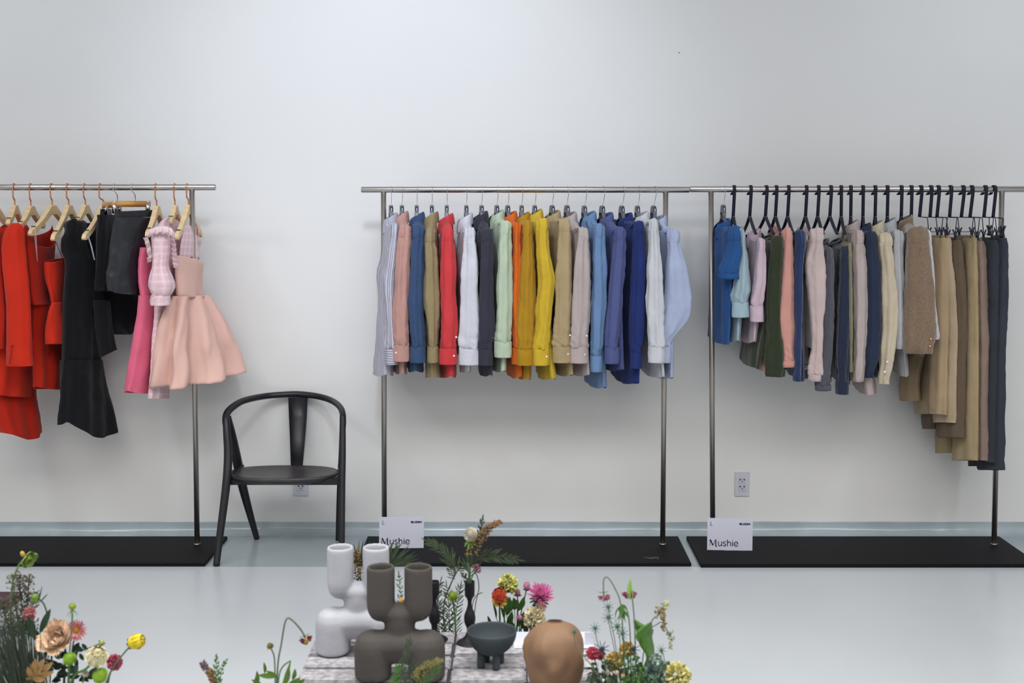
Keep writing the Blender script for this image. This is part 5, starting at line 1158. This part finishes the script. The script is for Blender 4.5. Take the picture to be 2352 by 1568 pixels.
for k in range(16):
    x = rf.uniform(1412, 1448); leafblade(mb, P(1428 + rf.uniform(-3, 6), 1388, Y), P(x, rf.uniform(1408, 1432), Y + rf.uniform(-.04, .02)), 1.7 * Y / F, rf.uniform(-6, 6) * Y / F, n=6)
mb.build('bracts', m_lf, t)
t = plant('broad_leaf', 'broad bright green curled leaf in the right flowers', 'leaf', (1480, 1600), Y - .02); mb = MB()
def sheet(rows, Y0, dep, mb):
    vs, fs = [], []; R_ = cat(rows, 24); n = 10
    for i, (l, r, y) in enumerate(R_):
        for j in range(n + 1):
            f = j / n; vs.append(P(l + (r - l) * f, y, Y0 + dep * sin(f * pi + i * .08)))
    for i in range(23):
        for j in range(n): fs.append((i * (n + 1) + j, i * (n + 1) + j + 1, (i + 1) * (n + 1) + j + 1, (i + 1) * (n + 1) + j))
    mb.add(vs, fs)
sheet([(1455, 1459, 1422), (1456, 1478, 1434), (1460, 1500, 1444), (1464, 1498, 1462), (1470, 1502, 1482), (1482, 1503, 1500), (1484, 1499, 1514), (1480, 1490, 1524), (1477, 1481, 1534)], Y - .02, -.02, mb)
sheet([(1494, 1497, 1428), (1480, 1498, 1436), (1464, 1496, 1448), (1460, 1490, 1462), (1464, 1478, 1472)], Y - .035, -.012, mb); mb.build('leaf', pl('broad leaf', '447C16', rough=.45), t, solid=.0008)
stem([FB(1470), (1472, 1560), (1478, 1530)], Y - .02, .0025, m_st, t)
m_er = pl('eryngium green', '3F6A50'); m_ern = pl('eryngium navy', '24284E')
for i, (x, y, R, c_, lb) in enumerate([(1397, 1393, 8, 'g', 'star-shaped green thistle, highest in the right flowers'), (1397, 1417, 9, 'g', 'star-shaped green thistle just under the highest one'), (1367, 1442, 8, 'g', 'star-shaped green thistle right of the clay pot top'), (1418, 1438, 10, 'g', 'star-shaped green thistle below the drooping bracts'), (1430, 1454, 9, 'g', 'grey-green thistle in the middle of the right flowers'), (1319, 1451, 7, 'g', 'small green thistle in front of the clay pot'), (1383, 1490, 11, 'n', 'navy blue thistle beside the red flower'), (1455, 1490, 10, 'n', 'navy thistle in front of the yellow flowers'), (1519, 1493, 8, 'g', 'green thistle at the right side of the broad leaf'), (1498, 1537, 9, 'n', 'small purple-blue thistle near the pale yellow bloom')]):
    yy = Y - .03 - .004 * i
    t = plant('thistle', lb, 'thistle', FB(1440), yy); stem([FB(1440), (x * .6 + 1440 * .4, min(1590, y + 90)), (x + 6, y + 35), (x, y)], yy, .0011, m_stg, t)
    bloom('thistle', head((x, y), yy), V((rf.uniform(-.4, .4), -.6, .8)), R * .95 * Y / F, t, '48745A' if c_ == 'g' else '262B52', seed=i)
    sepals(head((x, y), yy), V((rf.uniform(-.3, .3), -.9, .3)), R * Y / F, t, m_er if c_ == 'g' else m_ern, 9, .1, .09, 1.7)
t = plant('seed_branch', 'arching branch with tan seed clusters at the right side of the flowers', 'branch', FB(1470), Y); stem([FB(1460), (1478, 1500), (1495, 1430), (1515, 1410)], Y, .0014, m_stg, t); stem([(1490, 1445), (1508, 1434), (1522, 1430), (1540, 1462)], Y, .0012, m_stg, t)
sprig([(1512, 1412), (1520, 1405), (1524, 1425), (1522, 1448)], Y, t, pl('tan pods', 'A08450'), 60, 50, 9, 2.2, top=.0); sprig([(1520, 1412), (1528, 1395), (1533, 1384)], Y, t, pl('pale pods', 'B9BE90'), 12, 51, 9, 3., top=.4, name='pale_heads'); sprig([(1538, 1455), (1543, 1470), (1541, 1488)], Y, t, pl('pale pods', 'B9BE90'), 22, 52, 10, 2.2, top=0, name='pale_heads')
flower('ranunculus', 'red and pink flower right of the clay pot', 'carnation', (1362, 1499), Y + .02, 16, TOC, 'E8506A', [FB(1400), (1375, 1550)], m_st, seed=70)
flower('ranunculus', 'vivid red flower beside the navy thistle', 'carnation', (1378, 1503), Y + .04, 12, (.5, -.6, .2), 'D93A34', [FB(1405), (1390, 1550)], m_st, seed=71)
flower('snapdragon', 'upright golden yellow flower behind the green stems', 'carnation', (1441, 1492), Y + .05, 19, (-.2, -.6, .8), 'E6B93A', [FB(1445), (1443, 1540)], m_st, seed=72)
flower('carnation', 'yellow bloom low in the middle of the right flowers', 'carnation', (1412, 1517), Y + .05, 22, TOC, 'EAC85C', [FB(1425), (1416, 1560)], m_st, seed=73)
flower('chrysanthemum', 'large pale yellow frilly bloom at the right end of the flowers', 'carnation', (1556, 1552), Y - .04, 32, (-.2, -.8, .5), 'F0E68C', [FB(1510), (1540, 1590)], m_st, seed=74, sr=.003)
for i, (x, y) in enumerate(((1395, 1545), (1417, 1546), (1431, 1553))):
    flower('flower_bud', ('pale peach bud at the bottom of the right flowers, leftmost of three', 'pale peach bud at the bottom of the right flowers, middle of three', 'pale peach bud at the bottom of the right flowers, rightmost of three')[i], 'ranunculus', (x, y), Y - .05, 6, UPV, 'D8B890', [FB(1430), (x + 4, 1580)], m_st, seed=80 + i)
for i, (lb, xs, mm_, n_) in enumerate([('grey-green feathery filler at the lower left of the right flowers', (1352, 1440), m_fern, 60), ('green leafy filler under the broad leaf', (1430, 1500), m_lf, 50), ('grey-green spiky filler at the lower right of the flowers', (1480, 1535), pl('grey leaf', '5F7F66'), 50)]):
    t = plant('filler_foliage', lb, 'foliage', FB(1450), Y - .02 * i); mb = MB(); ms = MB(); r_ = random.Random(90 + i)
    for k in range(n_ * 5):
        x = r_.uniform(*xs); yt = 1512 + 10 * sin(x * .12) + (14 if i == 0 else 0); y = r_.uniform(yt, 1600); q = r_.uniform(0, 2 * pi); l = r_.uniform(6, 15); dY = r_.uniform(-.05, .04)
        leafblade(mb, P(x, y, Y - .02 * i + dY), P(x + cos(q) * l, y - sin(q) * l, Y - .02 * i + dY + r_.uniform(-.01, .01)), r_.uniform(1.6, 3.6) * Y / F, 0, n=4)
        if k % 4 == 0: ms.tube([P(*FB(1450), Y), P(x * .7 + 435, 1600, Y), P(x, y, Y - .02 * i + dY)], .0009, 4)
    mb.build('leaves', mm_, t); ms.build('stem', m_std, t)
# ---------------------------------------------------------------- light
def area(name, loc, tgt, sx, sy, e, col, spread=180):
    l = bpy.data.lights.new(name, 'AREA'); l.shape = 'RECTANGLE'; l.size = sx; l.size_y = sy; l.energy = e; l.color = col
    l.spread = math.radians(spread)
    o = bpy.data.objects.new(name, l); COL.objects.link(o); o.location = loc
    o.rotation_euler = (V(tgt) - V(loc)).to_track_quat('-Z', 'Y').to_euler(); return o
def spot(name, loc, tgt, e, ang, blend, r, col):
    l = bpy.data.lights.new(name, 'SPOT'); l.energy = e; l.spot_size = math.radians(ang); l.spot_blend = blend; l.shadow_soft_size = r; l.color = col
    o = bpy.data.objects.new(name, l); COL.objects.link(o); o.location = loc
    o.rotation_euler = (V(tgt) - V(loc)).to_track_quat('-Z', 'Y').to_euler(); return o
CW = (.80, .88, 1.)
area('wall_washer', (-.4, 4.15, 3.2), (-.35, YW, 1.6), 2.6, .5, 8, CW, 130)
spot('track_spot', (-.5, 3.4, 3.15), (-.5, YW, 2.0), 125, 68, 1., .15, CW)
spot('track_spot', (2.9, 4.0, 3.2), (2.3, YW, 1.8), 60, 95, 1., .16, CW)
spot('track_spot', (-3.0, 4.0, 3.2), (-2.3, YW, 1.8), 54, 95, 1., .16, CW)
area('overhead_fill', (0, 2.4, 3.3), (0, 2.4, 0), 7.5, 1.4, 175, (1., .985, .96), 140)  # unseen overhead fill, added to brighten floor and lower wall
area('overhead_fill', (0, -.8, 3.3), (0, -.8, 0), 7.5, 1.4, 100, (1., .98, .95))  # second added fill, overhead behind the camera
w = bpy.data.worlds.new('world'); SC.world = w; w.use_nodes = True
w.node_tree.nodes['Background'].inputs[0].default_value = (.8, .85, .9, 1); w.node_tree.nodes['Background'].inputs[1].default_value = .3
